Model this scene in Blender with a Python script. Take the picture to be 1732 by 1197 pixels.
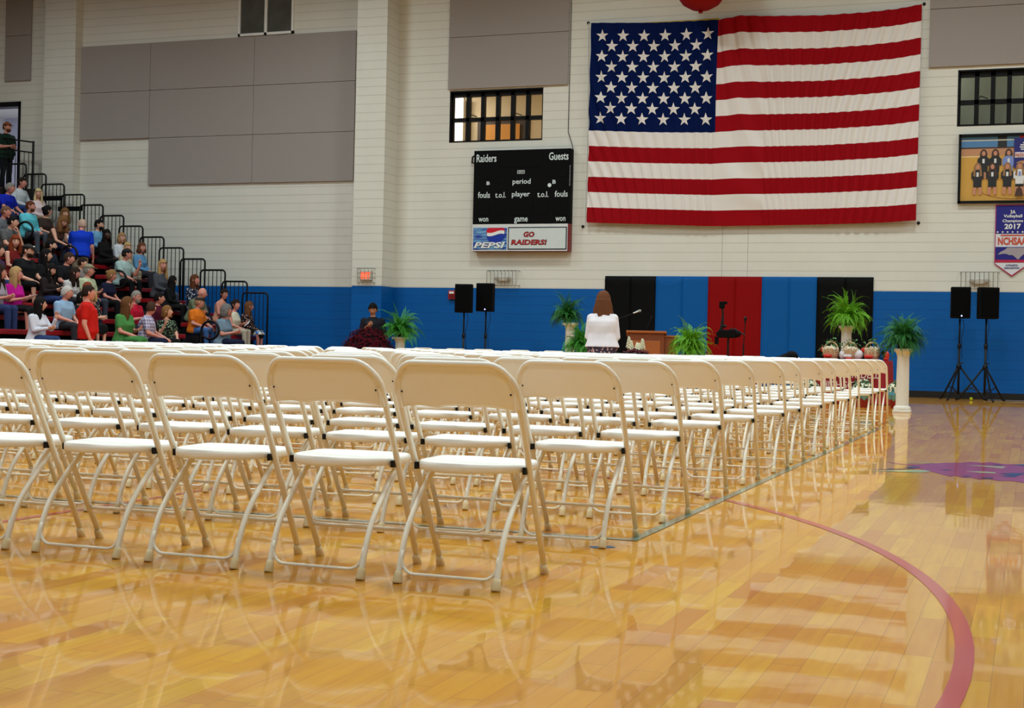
import bpy, bmesh, math, random
from mathutils import Vector, Matrix, noise
PI = math.pi
sc = bpy.context.scene
for o in list(bpy.data.objects):
    bpy.data.objects.remove(o)

# ---------------------------------------------------------------- camera
D = 30.95                                   # distance of the far wall
cd = bpy.data.cameras.new('camera'); cam = bpy.data.objects.new('camera', cd)
sc.collection.objects.link(cam); sc.camera = cam
cd.sensor_width = 36; cd.lens = 36*2403.7/1732; cd.clip_end = 200; cd.clip_start = .05
yaw, pit, rol = .3509, -.005, .023
fw = Vector((-math.sin(yaw)*math.cos(pit), math.cos(yaw)*math.cos(pit), math.sin(pit)))
r0 = Vector((math.cos(yaw), math.sin(yaw), 0)); u0 = r0.cross(fw)
rr = r0*math.cos(rol)+u0*math.sin(rol); uu = -r0*math.sin(rol)+u0*math.cos(rol)
cam.matrix_world = Matrix(((rr.x, uu.x, -fw.x, 0), (rr.y, uu.y, -fw.y, 0), (rr.z, uu.z, -fw.z, .8632), (0, 0, 0, 1)))

# ---------------------------------------------------------------- world, exposure, gym lamps
w = bpy.data.worlds.new('world'); sc.world = w; w.use_nodes = True
w.node_tree.nodes['Background'].inputs[0].default_value = (.8, .85, 1, 1)
w.node_tree.nodes['Background'].inputs[1].default_value = .1
sc.view_settings.view_transform = 'Standard'; sc.view_settings.look = 'None'
sc.view_settings.gamma = 1; sc.view_settings.use_curve_mapping = False
sc.view_settings.exposure = 0.0
LAMP_E = 262
def area(name, loc, size, energy, color=(.87, .98, 1), sy=None, rot=(0, 0, 0)):
    l = bpy.data.lights.new(name, 'AREA'); l.energy = energy; l.size = size; l.spread = math.radians(180 if name == 'room_lamp' else 158); l.color = color
    if sy: l.shape = 'RECTANGLE'; l.size_y = sy
    o = bpy.data.objects.new(name, l); sc.collection.objects.link(o); o.location = loc; o.rotation_euler = rot
    return o
for lx in (-23, -16, -9, -2, 5):
    for ly in (-3.5, 6, 12.5, 19, 25.5):
        area('high_bay_lamp', (lx, ly, 10.9), 1.3, LAMP_E*(.58 if lx < -20 else 1)*(.75 if ly < 0 else 1))

# ---------------------------------------------------------------- helpers
C = sc.collection
def srgb(r, g, b):
    f = lambda c: (c/255/12.92) if c/255 <= .04045 else ((c/255+.055)/1.055)**2.4
    return (f(r), f(g), f(b), 1)
_m = {}
def mat(name, col, rough=.6, metal=0, emit=0, noise_amt=.06, nscale=8, spec=.5, trans=0, bump=0, bscale=60, coat=0):
    if name in _m: return _m[name]
    m = bpy.data.materials.new(name); m.use_nodes = True; _m[name] = m
    nt = m.node_tree; b = nt.nodes['Principled BSDF']
    b.inputs['Roughness'].default_value = rough; b.inputs['Metallic'].default_value = metal
    b.inputs['Specular IOR Level'].default_value = spec
    if coat: b.inputs['Coat Weight'].default_value = coat; b.inputs['Coat Roughness'].default_value = .08
    tc = nt.nodes.new('ShaderNodeTexCoord')
    if noise_amt:
        n = nt.nodes.new('ShaderNodeTexNoise'); n.inputs['Scale'].default_value = nscale; n.inputs['Detail'].default_value = 4
        nt.links.new(tc.outputs['Object'], n.inputs['Vector'])
        mx = nt.nodes.new('ShaderNodeMix'); mx.data_type = 'RGBA'
        k = noise_amt
        mx.inputs[6].default_value = tuple(c*(1-k) for c in col[:3])+(1,)
        mx.inputs[7].default_value = tuple(min(1, c*(1+k)) for c in col[:3])+(1,)
        nt.links.new(n.outputs['Fac'], mx.inputs[0]); nt.links.new(mx.outputs[2], b.inputs['Base Color'])
        src = mx.outputs[2]
    else:
        b.inputs['Base Color'].default_value = col
    if bump:
        n2 = nt.nodes.new('ShaderNodeTexNoise'); n2.inputs['Scale'].default_value = bscale
        nt.links.new(tc.outputs['Object'], n2.inputs['Vector'])
        bp = nt.nodes.new('ShaderNodeBump'); bp.inputs['Strength'].default_value = bump; bp.inputs['Distance'].default_value = .01
        nt.links.new(n2.outputs['Fac'], bp.inputs['Height']); nt.links.new(bp.outputs[0], b.inputs['Normal'])
    if emit:
        b.inputs['Emission Color'].default_value = col; b.inputs['Emission Strength'].default_value = emit
    if trans: b.inputs['Transmission Weight'].default_value = trans
    return m
def link(o, parent=None):
    C.objects.link(o)
    if parent is not None: o.parent = parent
    return o
def obj(name, bm, m, parent=None, smooth=False, loc=None):
    me = bpy.data.meshes.new(name)
    if isinstance(bm, bpy.types.Mesh): me = bm
    else:
        bmesh.ops.recalc_face_normals(bm, faces=bm.faces)
        bm.to_mesh(me); bm.free()
    for x in (m if isinstance(m, (list, tuple)) else [m]): me.materials.append(x)
    if smooth:
        for p in me.polygons: p.use_smooth = True
    o = bpy.data.objects.new(name, me)
    if loc: o.location = loc
    return link(o, parent)
def tag(o, label, cat, group=None, kind=None):
    o['label'] = label; o['category'] = cat
    if group: o['group'] = group
    if kind: o['kind'] = kind
    return o
def thing(name, label, cat, loc=(0, 0, 0), rz=0, group=None, parent=None):
    o = bpy.data.objects.new(name, None); o.empty_display_size = .1; link(o)
    o.location = loc; o.rotation_euler = (0, 0, rz)
    return tag(o, label, cat, group)
def struct(o):
    o['kind'] = 'structure'; return o
def NB(): return bmesh.new()
def box(bm, x0, x1, y0, y1, z0, z1, mi=0, M=None, bev=0):
    r = bmesh.ops.create_cube(bm, size=1); vs = r['verts']
    for v in vs:
        v.co = Vector((x0+(v.co.x+.5)*(x1-x0), y0+(v.co.y+.5)*(y1-y0), z0+(v.co.z+.5)*(z1-z0)))
    fs = set(f for v in vs for f in v.link_faces)
    for f in fs: f.material_index = mi
    if bev:
        es = list(set(e for v in vs for e in v.link_edges))
        r = bmesh.ops.bevel(bm, geom=es, offset=bev, segments=2, affect='EDGES', profile=.5)
        for f in r['faces']: f.material_index = mi
        vs = list(set(v for f in r['faces'] for v in f.verts) | set(v for v in vs if v.is_valid))
    if M: bmesh.ops.transform(bm, matrix=M, verts=vs)
    return vs
def frame_at(t):
    t = t.normalized(); a = Vector((0, 0, 1)) if abs(t.z) < .9 else Vector((1, 0, 0))
    s = t.cross(a).normalized(); return s, s.cross(t).normalized()
def loft(bm, rings, mi=0, cap=True, closed=False):
    vr = [[bm.verts.new(c) for c in r] for r in rings]; n = len(vr[0])
    for i in range(len(vr)-1+(1 if closed else 0)):
        a, b = vr[i], vr[(i+1) % len(vr)]
        for k in range(n):
            f = bm.faces.new((a[k], a[(k+1) % n], b[(k+1) % n], b[k])); f.material_index = mi
    if cap and not closed:
        f = bm.faces.new(vr[0][::-1]); f.material_index = mi
        f = bm.faces.new(vr[-1]); f.material_index = mi
    return vr
def tube(bm, pts, r, n=8, mi=0, sq=None):
    pts = [Vector(p) for p in pts]; R = r if isinstance(r, (list, tuple)) else [r]*len(pts)
    rings = []; ps = None
    for i, p in enumerate(pts):
        t = (pts[min(i+1, len(pts)-1)]-pts[max(i-1, 0)]).normalized()
        if ps is None: s, q = frame_at(t)
        else:
            s = (ps-t*ps.dot(t)).normalized(); q = s.cross(t)
        ps = s
        rings.append([p+s*math.cos(2*PI*k/n)*R[i]+q*math.sin(2*PI*k/n)*R[i]*(sq or 1) for k in range(n)])
    loft(bm, rings, mi)
def arc(c, a, b, r, t0, t1, n=6):
    return [Vector(c)+Vector(a)*r*math.cos(t0+(t1-t0)*i/n)+Vector(b)*r*math.sin(t0+(t1-t0)*i/n) for i in range(n+1)]
def lathe(bm, prof, n=20, mi=0, M=None, cap=True):
    rings = [[Vector((r*math.cos(2*PI*k/n), r*math.sin(2*PI*k/n), z)) for k in range(n)] for r, z in prof]
    if M: rings = [[M @ v for v in r] for r in rings]
    loft(bm, rings, mi, cap)
def ball(bm, c, rx, ry, rz, mi=0, n=12, m=8):
    rings = []
    for i in range(m+1):
        t = -PI/2+PI*(i/m)*.98+.0314
        rings.append([Vector((c[0]+rx*math.cos(t)*math.cos(2*PI*k/n), c[1]+ry*math.cos(t)*math.sin(2*PI*k/n), c[2]+rz*math.sin(t))) for k in range(n)])
    loft(bm, rings, mi)
def capsule(bm, a, b, ra, rb, n=10, mi=0):
    a, b = Vector(a), Vector(b); t = (b-a).normalized(); pts = []; R = []
    for k in (80, 45, 15): pts.append(a-t*ra*math.sin(math.radians(k))); R.append(ra*math.cos(math.radians(k)))
    for k in (15, 45, 80): pts.append(b+t*rb*math.sin(math.radians(k))); R.append(rb*math.cos(math.radians(k)))
    tube(bm, pts, R, n, mi)
def poly(bm, pts, y0, y1, mi=0):          # outline in x,z extruded from y0 to y1
    a = [bm.verts.new((p[0], y0, p[1])) for p in pts]; b = [bm.verts.new((p[0], y1, p[1])) for p in pts]
    fs = [bm.faces.new(a), bm.faces.new(b[::-1])]
    n = len(pts)
    for i in range(n): fs.append(bm.faces.new((a[i], b[i], b[(i+1) % n], a[(i+1) % n])))
    for f in fs: f.material_index = mi
def text_mesh(s, width, height, shear=0, bold=0, ext=.002):
    cu = bpy.data.curves.new('t', 'FONT'); cu.body = s; cu.shear = shear; cu.offset = bold; cu.extrude = ext; cu.resolution_u = 2
    o = bpy.data.objects.new('t', cu); C.objects.link(o)
    bpy.context.view_layer.update()
    me = bpy.data.meshes.new_from_object(o.evaluated_get(bpy.context.evaluated_depsgraph_get()))
    bpy.data.objects.remove(o)
    xs = [v.co.x for v in me.vertices]; ys = [v.co.y for v in me.vertices]
    x0, x1, y0, y1 = min(xs), max(xs), min(ys), max(ys)
    for v in me.vertices:
        v.co = Vector(((v.co.x-x0)/(x1-x0)*width, v.co.z, (v.co.y-y0)/(y1-y0)*height))
    return me
def text(name, s, x, y, z, wd, ht, m, parent, shear=0, bold=0):
    me = text_mesh(s, wd, ht, shear, bold); me.name = name; me.materials.append(m)
    o = bpy.data.objects.new(name, me); link(o, parent)
    pl = parent.location if parent else Vector((0, 0, 0))
    o.location = (x-pl.x, y-pl.y, z-pl.z)
    return o

# ---------------------------------------------------------------- materials
def nodes(name):
    m = bpy.data.materials.new(name); m.use_nodes = True; _m[name] = m
    return m, m.node_tree, m.node_tree.nodes['Principled BSDF']
def mnode(nt, op, a, b=None, c=None):
    n = nt.nodes.new('ShaderNodeMath'); n.operation = op
    for i, v in enumerate((a, b, c)):
        if v is None: continue
        if isinstance(v, (int, float)): n.inputs[i].default_value = v
        else: nt.links.new(v, n.inputs[i])
    return n.outputs[0]
def mixc(nt, f, a, b):
    n = nt.nodes.new('ShaderNodeMix'); n.data_type = 'RGBA'
    for i, v in ((0, f), (6, a), (7, b)):
        if isinstance(v, (int, float, tuple)): n.inputs[i].default_value = v
        else: nt.links.new(v, n.inputs[i])
    return n.outputs[2]

def make_floor_mat():
    m, nt, b = nodes('maple_floor')
    tc = nt.nodes.new('ShaderNodeTexCoord'); sp = nt.nodes.new('ShaderNodeSeparateXYZ'); nt.links.new(tc.outputs['Object'], sp.inputs[0])
    X, Y = sp.outputs[0], sp.outputs[1]
    u = mnode(nt, 'DIVIDE', X, .0825); row = mnode(nt, 'FLOOR', u); fu = mnode(nt, 'FRACT', u)
    w1 = nt.nodes.new('ShaderNodeTexWhiteNoise'); w1.noise_dimensions = '1D'; nt.links.new(row, w1.inputs['W'])
    v = mnode(nt, 'ADD', mnode(nt, 'DIVIDE', Y, .62), mnode(nt, 'MULTIPLY', w1.outputs['Value'], 7.3))
    vi = mnode(nt, 'FLOOR', v); fv = mnode(nt, 'FRACT', v)
    cb = nt.nodes.new('ShaderNodeCombineXYZ'); nt.links.new(row, cb.inputs[0]); nt.links.new(vi, cb.inputs[1])
    w2 = nt.nodes.new('ShaderNodeTexWhiteNoise'); nt.links.new(cb.outputs[0], w2.inputs['Vector'])
    cr = nt.nodes.new('ShaderNodeValToRGB'); nt.links.new(w2.outputs['Value'], cr.inputs[0])
    e = cr.color_ramp.elements
    e[0].position = 0; e[0].color = srgb(186, 112, 4)
    e[1].position = 1; e[1].color = srgb(218, 168, 16)
    for ps, c in ((.08, (194, 128, 4)), (.3, (204, 142, 6)), (.7, (210, 152, 10))):
        k = e.new(ps); k.color = srgb(*c)
    # long grain
    mp = nt.nodes.new('ShaderNodeMapping'); mp.inputs['Scale'].default_value = (30, 2.2, 1); nt.links.new(tc.outputs['Object'], mp.inputs[0])
    off = nt.nodes.new('ShaderNodeVectorMath'); off.operation = 'ADD'; nt.links.new(mp.outputs[0], off.inputs[0])
    sc_ = nt.nodes.new('ShaderNodeVectorMath'); sc_.operation = 'SCALE'; sc_.inputs[3].default_value = 9; nt.links.new(w2.outputs['Color'], sc_.inputs[0]); nt.links.new(sc_.outputs[0], off.inputs[1])
    gn = nt.nodes.new('ShaderNodeTexNoise'); gn.inputs['Scale'].default_value = 1.2; gn.inputs['Detail'].default_value = 5; nt.links.new(off.outputs[0], gn.inputs['Vector'])
    g2 = mnode(nt, 'MULTIPLY', mnode(nt, 'POWER', gn.outputs['Fac'], 2.5), 1.3)
    c1 = mixc(nt, g2, cr.outputs[0], srgb(180, 100, 6))
    # blotches
    bn = nt.nodes.new('ShaderNodeTexNoise'); bn.inputs['Scale'].default_value = .9; bn.inputs['Detail'].default_value = 2; nt.links.new(tc.outputs['Object'], bn.inputs['Vector'])
    c1 = mixc(nt, mnode(nt, 'MULTIPLY', bn.outputs['Fac'], .35), c1, srgb(208, 144, 2))
    # seams
    du = mnode(nt, 'MINIMUM', fu, mnode(nt, 'SUBTRACT', 1, fu)); dv = mnode(nt, 'MINIMUM', fv, mnode(nt, 'SUBTRACT', 1, fv))
    s1 = mnode(nt, 'LESS_THAN', du, .012); s2 = mnode(nt, 'LESS_THAN', dv, .003)
    seam = mnode(nt, 'MAXIMUM', s1, s2)
    c2 = mixc(nt, mnode(nt, 'MULTIPLY', seam, .55), c1, srgb(120, 70, 20))
    nt.links.new(c2, b.inputs['Base Color'])
    b.inputs['Roughness'].default_value = .45; b.inputs['Specular IOR Level'].default_value = .25
    b.inputs['Coat Weight'].default_value = .75; b.inputs['Coat Roughness'].default_value = .03; b.inputs['Coat IOR'].default_value = 1.48
    # the lacquer is not perfectly flat: slow ripples and slightly cupped boards
    wn = nt.nodes.new('ShaderNodeTexNoise'); wn.inputs['Scale'].default_value = 5; wn.inputs['Detail'].default_value = 1.5; nt.links.new(tc.outputs['Object'], wn.inputs['Vector'])
    mp2 = nt.nodes.new('ShaderNodeMapping'); mp2.inputs['Scale'].default_value = (22, 3, 1); nt.links.new(tc.outputs['Object'], mp2.inputs[0])
    wn2 = nt.nodes.new('ShaderNodeTexNoise'); wn2.inputs['Scale'].default_value = 1; nt.links.new(mp2.outputs[0], wn2.inputs['Vector'])
    h = mnode(nt, 'ADD', mnode(nt, 'MULTIPLY', wn.outputs['Fac'], .7), mnode(nt, 'MULTIPLY', wn2.outputs['Fac'], .25))
    sw = nt.nodes.new('ShaderNodeSeparateXYZ'); nt.links.new(w2.outputs['Color'], sw.inputs[0])
    h = mnode(nt, 'ADD', h, mnode(nt, 'MULTIPLY', mnode(nt, 'MULTIPLY', mnode(nt, 'SUBTRACT', sw.outputs[0], .5), fu), .30))
    h = mnode(nt, 'ADD', h, mnode(nt, 'MULTIPLY', mnode(nt, 'MULTIPLY', mnode(nt, 'SUBTRACT', sw.outputs[1], .5), fv), 1.6))
    bp = nt.nodes.new('ShaderNodeBump'); bp.inputs['Strength'].default_value = 1; bp.inputs['Distance'].default_value = .0005
    nt.links.new(h, bp.inputs['Height']); nt.links.new(bp.outputs[0], b.inputs['Coat Normal'])
    return m
M_floor = make_floor_mat()

def make_block_mat():
    m, nt, b = nodes('painted_block')
    tc = nt.nodes.new('ShaderNodeTexCoord'); sp = nt.nodes.new('ShaderNodeSeparateXYZ'); nt.links.new(tc.outputs['Object'], sp.inputs[0])
    cb = nt.nodes.new('ShaderNodeCombineXYZ')
    nt.links.new(mnode(nt, 'ADD', sp.outputs[0], sp.outputs[1]), cb.inputs[0]); nt.links.new(sp.outputs[2], cb.inputs[1])
    br = nt.nodes.new('ShaderNodeTexBrick'); nt.links.new(cb.outputs[0], br.inputs['Vector'])
    br.inputs['Scale'].default_value = 1; br.inputs['Brick Width'].default_value = .406; br.inputs['Row Height'].default_value = .2032
    br.inputs['Mortar Size'].default_value = .006; br.inputs['Mortar Smooth'].default_value = .3
    vf = mnode(nt, 'FRACT', mnode(nt, 'DIVIDE', sp.outputs[2], .2032))
    hj_shade = mnode(nt, 'LESS_THAN', mnode(nt, 'MINIMUM', vf, mnode(nt, 'SUBTRACT', 1, vf)), .045)  # shade of the horizontal joints under overhead light, painted into the wall colour
    nn = nt.nodes.new('ShaderNodeTexNoise'); nn.inputs['Scale'].default_value = 1.7; nn.inputs['Detail'].default_value = 3; nt.links.new(tc.outputs['Object'], nn.inputs['Vector'])
    white = mixc(nt, nn.outputs['Fac'], srgb(214, 212, 200), srgb(224, 222, 212))
    blue = mixc(nt, nn.outputs['Fac'], srgb(0, 84, 158), srgb(2, 90, 164))
    isb = mnode(nt, 'LESS_THAN', sp.outputs[2], 2.222)
    c = mixc(nt, isb, white, blue)
    shade_col = mixc(nt, isb, srgb(170, 166, 154), srgb(0, 70, 140))
    c = mixc(nt, mnode(nt, 'MULTIPLY', hj_shade, .4), c, shade_col)
    nt.links.new(c, b.inputs['Base Color']); b.inputs['Roughness'].default_value = .5; b.inputs['Specular IOR Level'].default_value = .2
    inv = mnode(nt, 'SUBTRACT', 1, br.outputs['Fac'])
    n2 = nt.nodes.new('ShaderNodeTexNoise'); n2.inputs['Scale'].default_value = 70; nt.links.new(tc.outputs['Object'], n2.inputs['Vector'])
    hh = mnode(nt, 'ADD', inv, mnode(nt, 'MULTIPLY', n2.outputs['Fac'], .25))
    bp = nt.nodes.new('ShaderNodeBump'); bp.inputs['Strength'].default_value = .5; bp.inputs['Distance'].default_value = .006
    nt.links.new(hh, bp.inputs['Height']); nt.links.new(bp.outputs[0], b.inputs['Normal'])
    return m
M_block = make_block_mat()
M_black = mat('black_frame', srgb(5, 5, 6), .5, spec=.2)
M_base = mat('black_vinyl_base', srgb(14, 13, 13), .4)
M_ceil = mat('ceiling_deck', srgb(62, 62, 64), .9)
M_panel = mat('taupe_fabric', srgb(158, 150, 145), .95, noise_amt=.12, nscale=160, bump=.3, bscale=300, spec=.1)
M_plastic = mat('white_plastic', srgb(250, 248, 240), .38, noise_amt=.02)
M_steel = mat('cream_painted_steel', srgb(242, 236, 218), .35, noise_amt=.05, nscale=30)
M_cap = mat('cream_foot_cap', srgb(226, 206, 160), .5)
M_dark = mat('dark_metal', srgb(8, 8, 10), .5, spec=.3)
M_blk = mat('matt_black', srgb(3, 3, 4), .8, noise_amt=.1, spec=.15)
M_red = mat('red_plastic', srgb(150, 12, 16), .45)
M_redline = mat('red_court_paint', srgb(176, 22, 24), .45, coat=.7)
M_teal = mat('teal_court_paint', srgb(74, 122, 112), .45, coat=1, noise_amt=.25, nscale=12)
M_white = mat('flat_white', srgb(232, 232, 228), .6)
M_skinl = mat('skin_light', srgb(214, 158, 130), .55)

# ---------------------------------------------------------------- room shell
X0, X1, Y0, Y1, ZC = -28.5, 9.0, -7.0, D, 11.3
bm = NB(); box(bm, X0, X1, Y0, Y1+.3, -.1, 0); struct(obj('floor', bm, M_floor))
bm = NB(); box(bm, X0, X1, Y0, Y1+.3, ZC, ZC+.2); struct(obj('ceiling', bm, M_ceil))
bm = NB(); box(bm, X0-.3, X0, Y0, Y1+.3, 0, ZC); struct(obj('wall_left', bm, M_block))
bm = NB(); box(bm, X1, X1+.3, Y0, Y1+.3, 0, ZC); struct(obj('wall_right', bm, M_block))
bm = NB(); box(bm, X0, X1, Y0-.3, Y0, 0, ZC); struct(obj('wall_front', bm, M_block))
W1 = (-13.03, -10.71, 5.64, 6.85); W2 = (-1.585, .735, 5.66, 6.83); DR = (-27.35, -25.38, 4.68, 7.08)
bm = NB(); xs = X0
for h in sorted([W1, W2, DR]):
    box(bm, xs, h[0], D, D+.3, 0, ZC); box(bm, h[0], h[1], D, D+.3, 0, h[2]); box(bm, h[0], h[1], D, D+.3, h[3], ZC); xs = h[1]
box(bm, xs, X1, D, D+.3, 0, ZC)
struct(obj('wall_back', bm, M_block))
for nm, a, b_, dp in (('trim_1', -24.42, -23.45, .3), ('trim_2', -15.15, -14.37, .7)):
    bm = NB(); box(bm, a, b_, D-dp, D, 0, ZC); struct(obj(nm, bm, M_block))
bm = NB()
for x in (-6.46, -5.895): box(bm, x-.004, x+.004, D-.002, D, 0, 3.62)
struct(obj('trim_3', bm, mat('joint_grey', srgb(150, 148, 138), .8)))
bm = NB(); box(bm, -14.37, X1, D-.012, D, 0, .14); struct(obj('baseboard_back', bm, M_base))
bm = NB(); box(bm, -15.17, -14.35, D-.712, D-.7, 0, .14); box(bm, -14.37, -14.358, D-.7, D, 0, .14); struct(obj('baseboard_pilaster', bm, M_base))

# court markings
def strip(bm, pts, wd, z=.0015):
    L = []; R = []
    for i, p in enumerate(pts):
        a = Vector(pts[max(i-1, 0)]); b = Vector(pts[min(i+1, len(pts)-1)]); t = (b-a).normalized(); n = Vector((-t.y, t.x))
        L.append(bm.verts.new((p[0]+n.x*wd/2, p[1]+n.y*wd/2, z))); R.append(bm.verts.new((p[0]-n.x*wd/2, p[1]-n.y*wd/2, z)))
    for i in range(len(pts)-1): bm.faces.new((L[i], L[i+1], R[i+1], R[i]))
bm = NB(); strip(bm, [(-6.524+6.364*math.cos(math.radians(a)), 4.104+6.364*math.sin(math.radians(a))) for a in range(-35, 130, 2)], .055)
struct(obj('trim_4', bm, M_redline))
bm = NB(); strip(bm, [(-4.455, -1), (-4.455, 7.2)], .05); struct(obj('trim_5', bm, M_redline))
bm = NB(); strip(bm, [(-1.682, 6.215), (-1.682, 17.6)], .05, .0022); strip(bm, [(-1.707, 6.24), (-12, 6.24)], .05, .0022)
struct(obj('trim_6', bm, M_teal))
bm = NB(); strip(bm, [(-1.78, 5.92), (-1.70, 5.99)], .06); struct(obj('trim_7', bm, mat('blue_floor_tape', srgb(46, 96, 140), .5)))
def flat(bm, pts, z, mi=0):
    f = bm.faces.new([bm.verts.new((x, y, z)) for x, y in pts]); f.material_index = mi
bm = NB()
flat(bm, [(-1.12, 10.95), (-.99, 11.07), (-.88, 11.2), (-.79, 11.3), (-.66, 11.02), (-.60, 10.86), (-.54, 10.72), (-.5, 10.78), (-.44, 10.66), (-.4, 10.72), (-.33, 10.58), (-.27, 10.66), (-.2, 10.55), (-.12, 10.6), (-.03, 10.5), (.1, 10.62), (.22, 10.5), (.34, 10.7), (.5, 10.9), (.6, 11.3), (.52, 11.9), (.36, 12.3), (.1, 12.36), (-.04, 12.3), (-.2, 12.25), (-.3, 12.42), (-.37, 12.28), (-.46, 12.36), (-.53, 12.18), (-.66, 12.06), (-.75, 11.92), (-.83, 11.76), (-.92, 11.72), (-1.02, 11.82), (-1.1, 11.9), (-1.0, 11.7), (-.86, 11.58), (-.83, 11.4), (-.9, 11.3), (-1.0, 11.13)], .0015, 0)
flat(bm, [(-1.13, 10.87), (-1.0, 11.0), (-.86, 11.14), (-.74, 11.19), (-.69, 11.1), (-.75, 10.94), (-.88, 10.9), (-1.0, 10.9)], .0025, 1)
flat(bm, [(-.5, 11.94), (-.34, 11.96), (-.17, 11.94), (-.2, 11.76), (-.35, 11.86)], .0025, 1)
flat(bm, [(-.455, 11.27), (-.33, 11.34), (-.24, 11.32), (-.24, 11.2), (-.35, 11.2)], .0025, 1)
for px, py, s in ((-.86, 11.42, .05), (-.6, 11.3, .03), (-.43, 10.8, .03), (-.29, 10.72, .04), (-.12, 11.2, .07), (-.05, 12.2, .06), (-.14, 11.0, .05), (.1, 11.5, .1), (-.25, 12.1, .03)):
    flat(bm, [(px-s*1.3, py), (px-s*.3, py+s*1.6), (px+s*1.2, py+s*2.4), (px+s, py-s*.2), (px+s*.2, py-s*1.4)], .0025, 2)
flat(bm, [(-1.12, 10.93), (-1.0, 11.09), (-.84, 11.24), (-.83, 11.31), (-1.0, 11.15)], .003, 2)
flat(bm, [(-.96, 11.78), (-.8, 11.9), (-.7, 12.0), (-.78, 11.98), (-.9, 11.86)], .0025, 1)
struct(obj('trim_8', bm, [mat('maroon_court_paint', srgb(190, 40, 84), .45, coat=1), mat('pale_green_court_paint', srgb(206, 214, 150), .45, coat=1), mat('navy_court_paint', srgb(30, 50, 90), .45, coat=1)]))

# lit rooms behind the openings
M_beige = mat('beige_room_paint', srgb(190, 172, 140), .8); M_tan = mat('tan_wood_door', srgb(178, 118, 34), .5)
M_rwhite = mat('white_room_paint', srgb(238, 236, 228), .8)
def room(nm, x0, x1, z0, z1, dep, m1, m2):
    bm = NB(); y0 = D+.3; y1 = y0+dep; t = .1
    box(bm, x0-t, x1+t, y1, y1+t, z0, z1, 0); box(bm, x0-t, x0, y0, y1, z0, z1, 1); box(bm, x1, x1+t, y0, y1, z0, z1, 0)
    box(bm, x0-t, x1+t, y0, y1+t, z0-t, z0, 0); box(bm, x0-t, x1+t, y0, y1+t, z1, z1+t, 1)
    return struct(obj(nm, bm, [m1, m2]))
room('wall_room_middle', -17.2, -10.3, 4.4, 7.6, 3.2, M_beige, M_rwhite)
area('room_lamp', (-14.7, D+2.4, 7.5), .9, 110, (1, .97, .9)); area('room_lamp', (-11.5, D+1.6, 7.5), .5, 16, (1, .8, .55))
bm = NB(); box(bm, -13.45, -12.5, D+3.38, D+3.46, 4.4, 6.6); struct(obj('door_2', bm, M_tan))
bm = NB(); box(bm, -13.68, -12.35, D+3.42, D+3.48, 4.4, 6.78); struct(obj('trim_9', bm, mat('dark_brown_casing', srgb(50, 36, 24), .6)))
bm = NB(); box(bm, -15.2, -14.0, D+3.2, D+3.35, 4.4, 7.3); struct(obj('trim_10', bm, M_rwhite))
room('wall_room_right', -4.5, 3, 4.6, 7.6, 1.1, mat('pale_grey_green_paint', srgb(168, 176, 160), .85), M_rwhite)
area('room_lamp', (-2.2, D+.9, 7.5), .4, 9, (1, .97, .9)); area('room_lamp', (.5, D+.9, 7.5), .4, 9, (1, .97, .9))
room('wall_room_left', -32, -24.9, 4.6, 8.0, 7, mat('pale_lilac_corridor', srgb(206, 208, 224), .8), M_rwhite)
area('room_lamp', (-27.5, D+3, 7.9), 1.5, 130, (.92, .95, 1))
bm = NB(); box(bm, -30.6, -28.9, D+7.2, D+7.28, 4.6, 6.9); struct(obj('trim_11', bm, mat('light_wood_panel', srgb(196, 160, 110), .6)))

def window_frame(nm, h, nx, gz, m_glass):
    x0, x1, z0, z1 = h; yb = D+.08
    fr = NB(); t = .055
    box(fr, x0, x1, yb, yb+.12, z1-.13, z1); box(fr, x0, x1, yb, yb+.12, z0, z0+.05)
    box(fr, x0, x0+t, yb, yb+.12, z0, z1); box(fr, x1-.03, x1, yb, yb+.12, z0, z1)
    wd = (x1-x0-t-.03)/nx
    for i in range(1, nx): box(fr, x0+t+wd*i-.045, x0+t+wd*i+.045, yb, yb+.12, z0, z1)
    box(fr, x0, x1, yb, yb+.12, gz-.045, gz+.045)
    box(fr, x0-.0, x1+.0, D-.006, D+.08, z1-.03, z1); box(fr, x0, x1, D-.006, D+.08, z0, z0+.025)
    box(fr, x0, x0+.03, D-.006, D+.08, z0, z1); box(fr, x1-.02, x1, D-.006, D+.08, z0, z1)
    w_ = struct(obj(nm, fr, M_black))
    g = NB(); box(g, x0+.05, x1-.03, yb+.055, yb+.061, z0+.05, z1-.13)
    obj('window_pane', g, m_glass, w_)
    # handles
    for i in (1, 4):
        hb = NB(); tube(hb, [(x0+t+wd*(i+.2), yb-.0, gz+.09), (x0+t+wd*(i+.25), yb-.06, gz+.11), (x0+t+wd*(i+.7), yb-.07, gz+.05)], .012, 6)
        obj('window_handle', hb, M_dark, w_)
mg = bpy.data.materials.new('window_glass'); mg.use_nodes = True; _nt = mg.node_tree; _nt.nodes.clear()
_o = _nt.nodes.new('ShaderNodeOutputMaterial'); _t = _nt.nodes.new('ShaderNodeBsdfTransparent'); _g = _nt.nodes.new('ShaderNodeBsdfGlossy'); _g.inputs['Roughness'].default_value = .02
_x = _nt.nodes.new('ShaderNodeMixShader'); _x.inputs[0].default_value = .006
_nt.links.new(_t.outputs[0], _x.inputs[1]); _nt.links.new(_g.outputs[0], _x.inputs[2]); _nt.links.new(_x.outputs[0], _o.inputs[0])
window_frame('window_1', W1, 6, 6.18, mg)
window_frame('window_2', W2, 7, 6.17, mg)
bm = NB(); x0, x1, z0, z1 = DR
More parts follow.
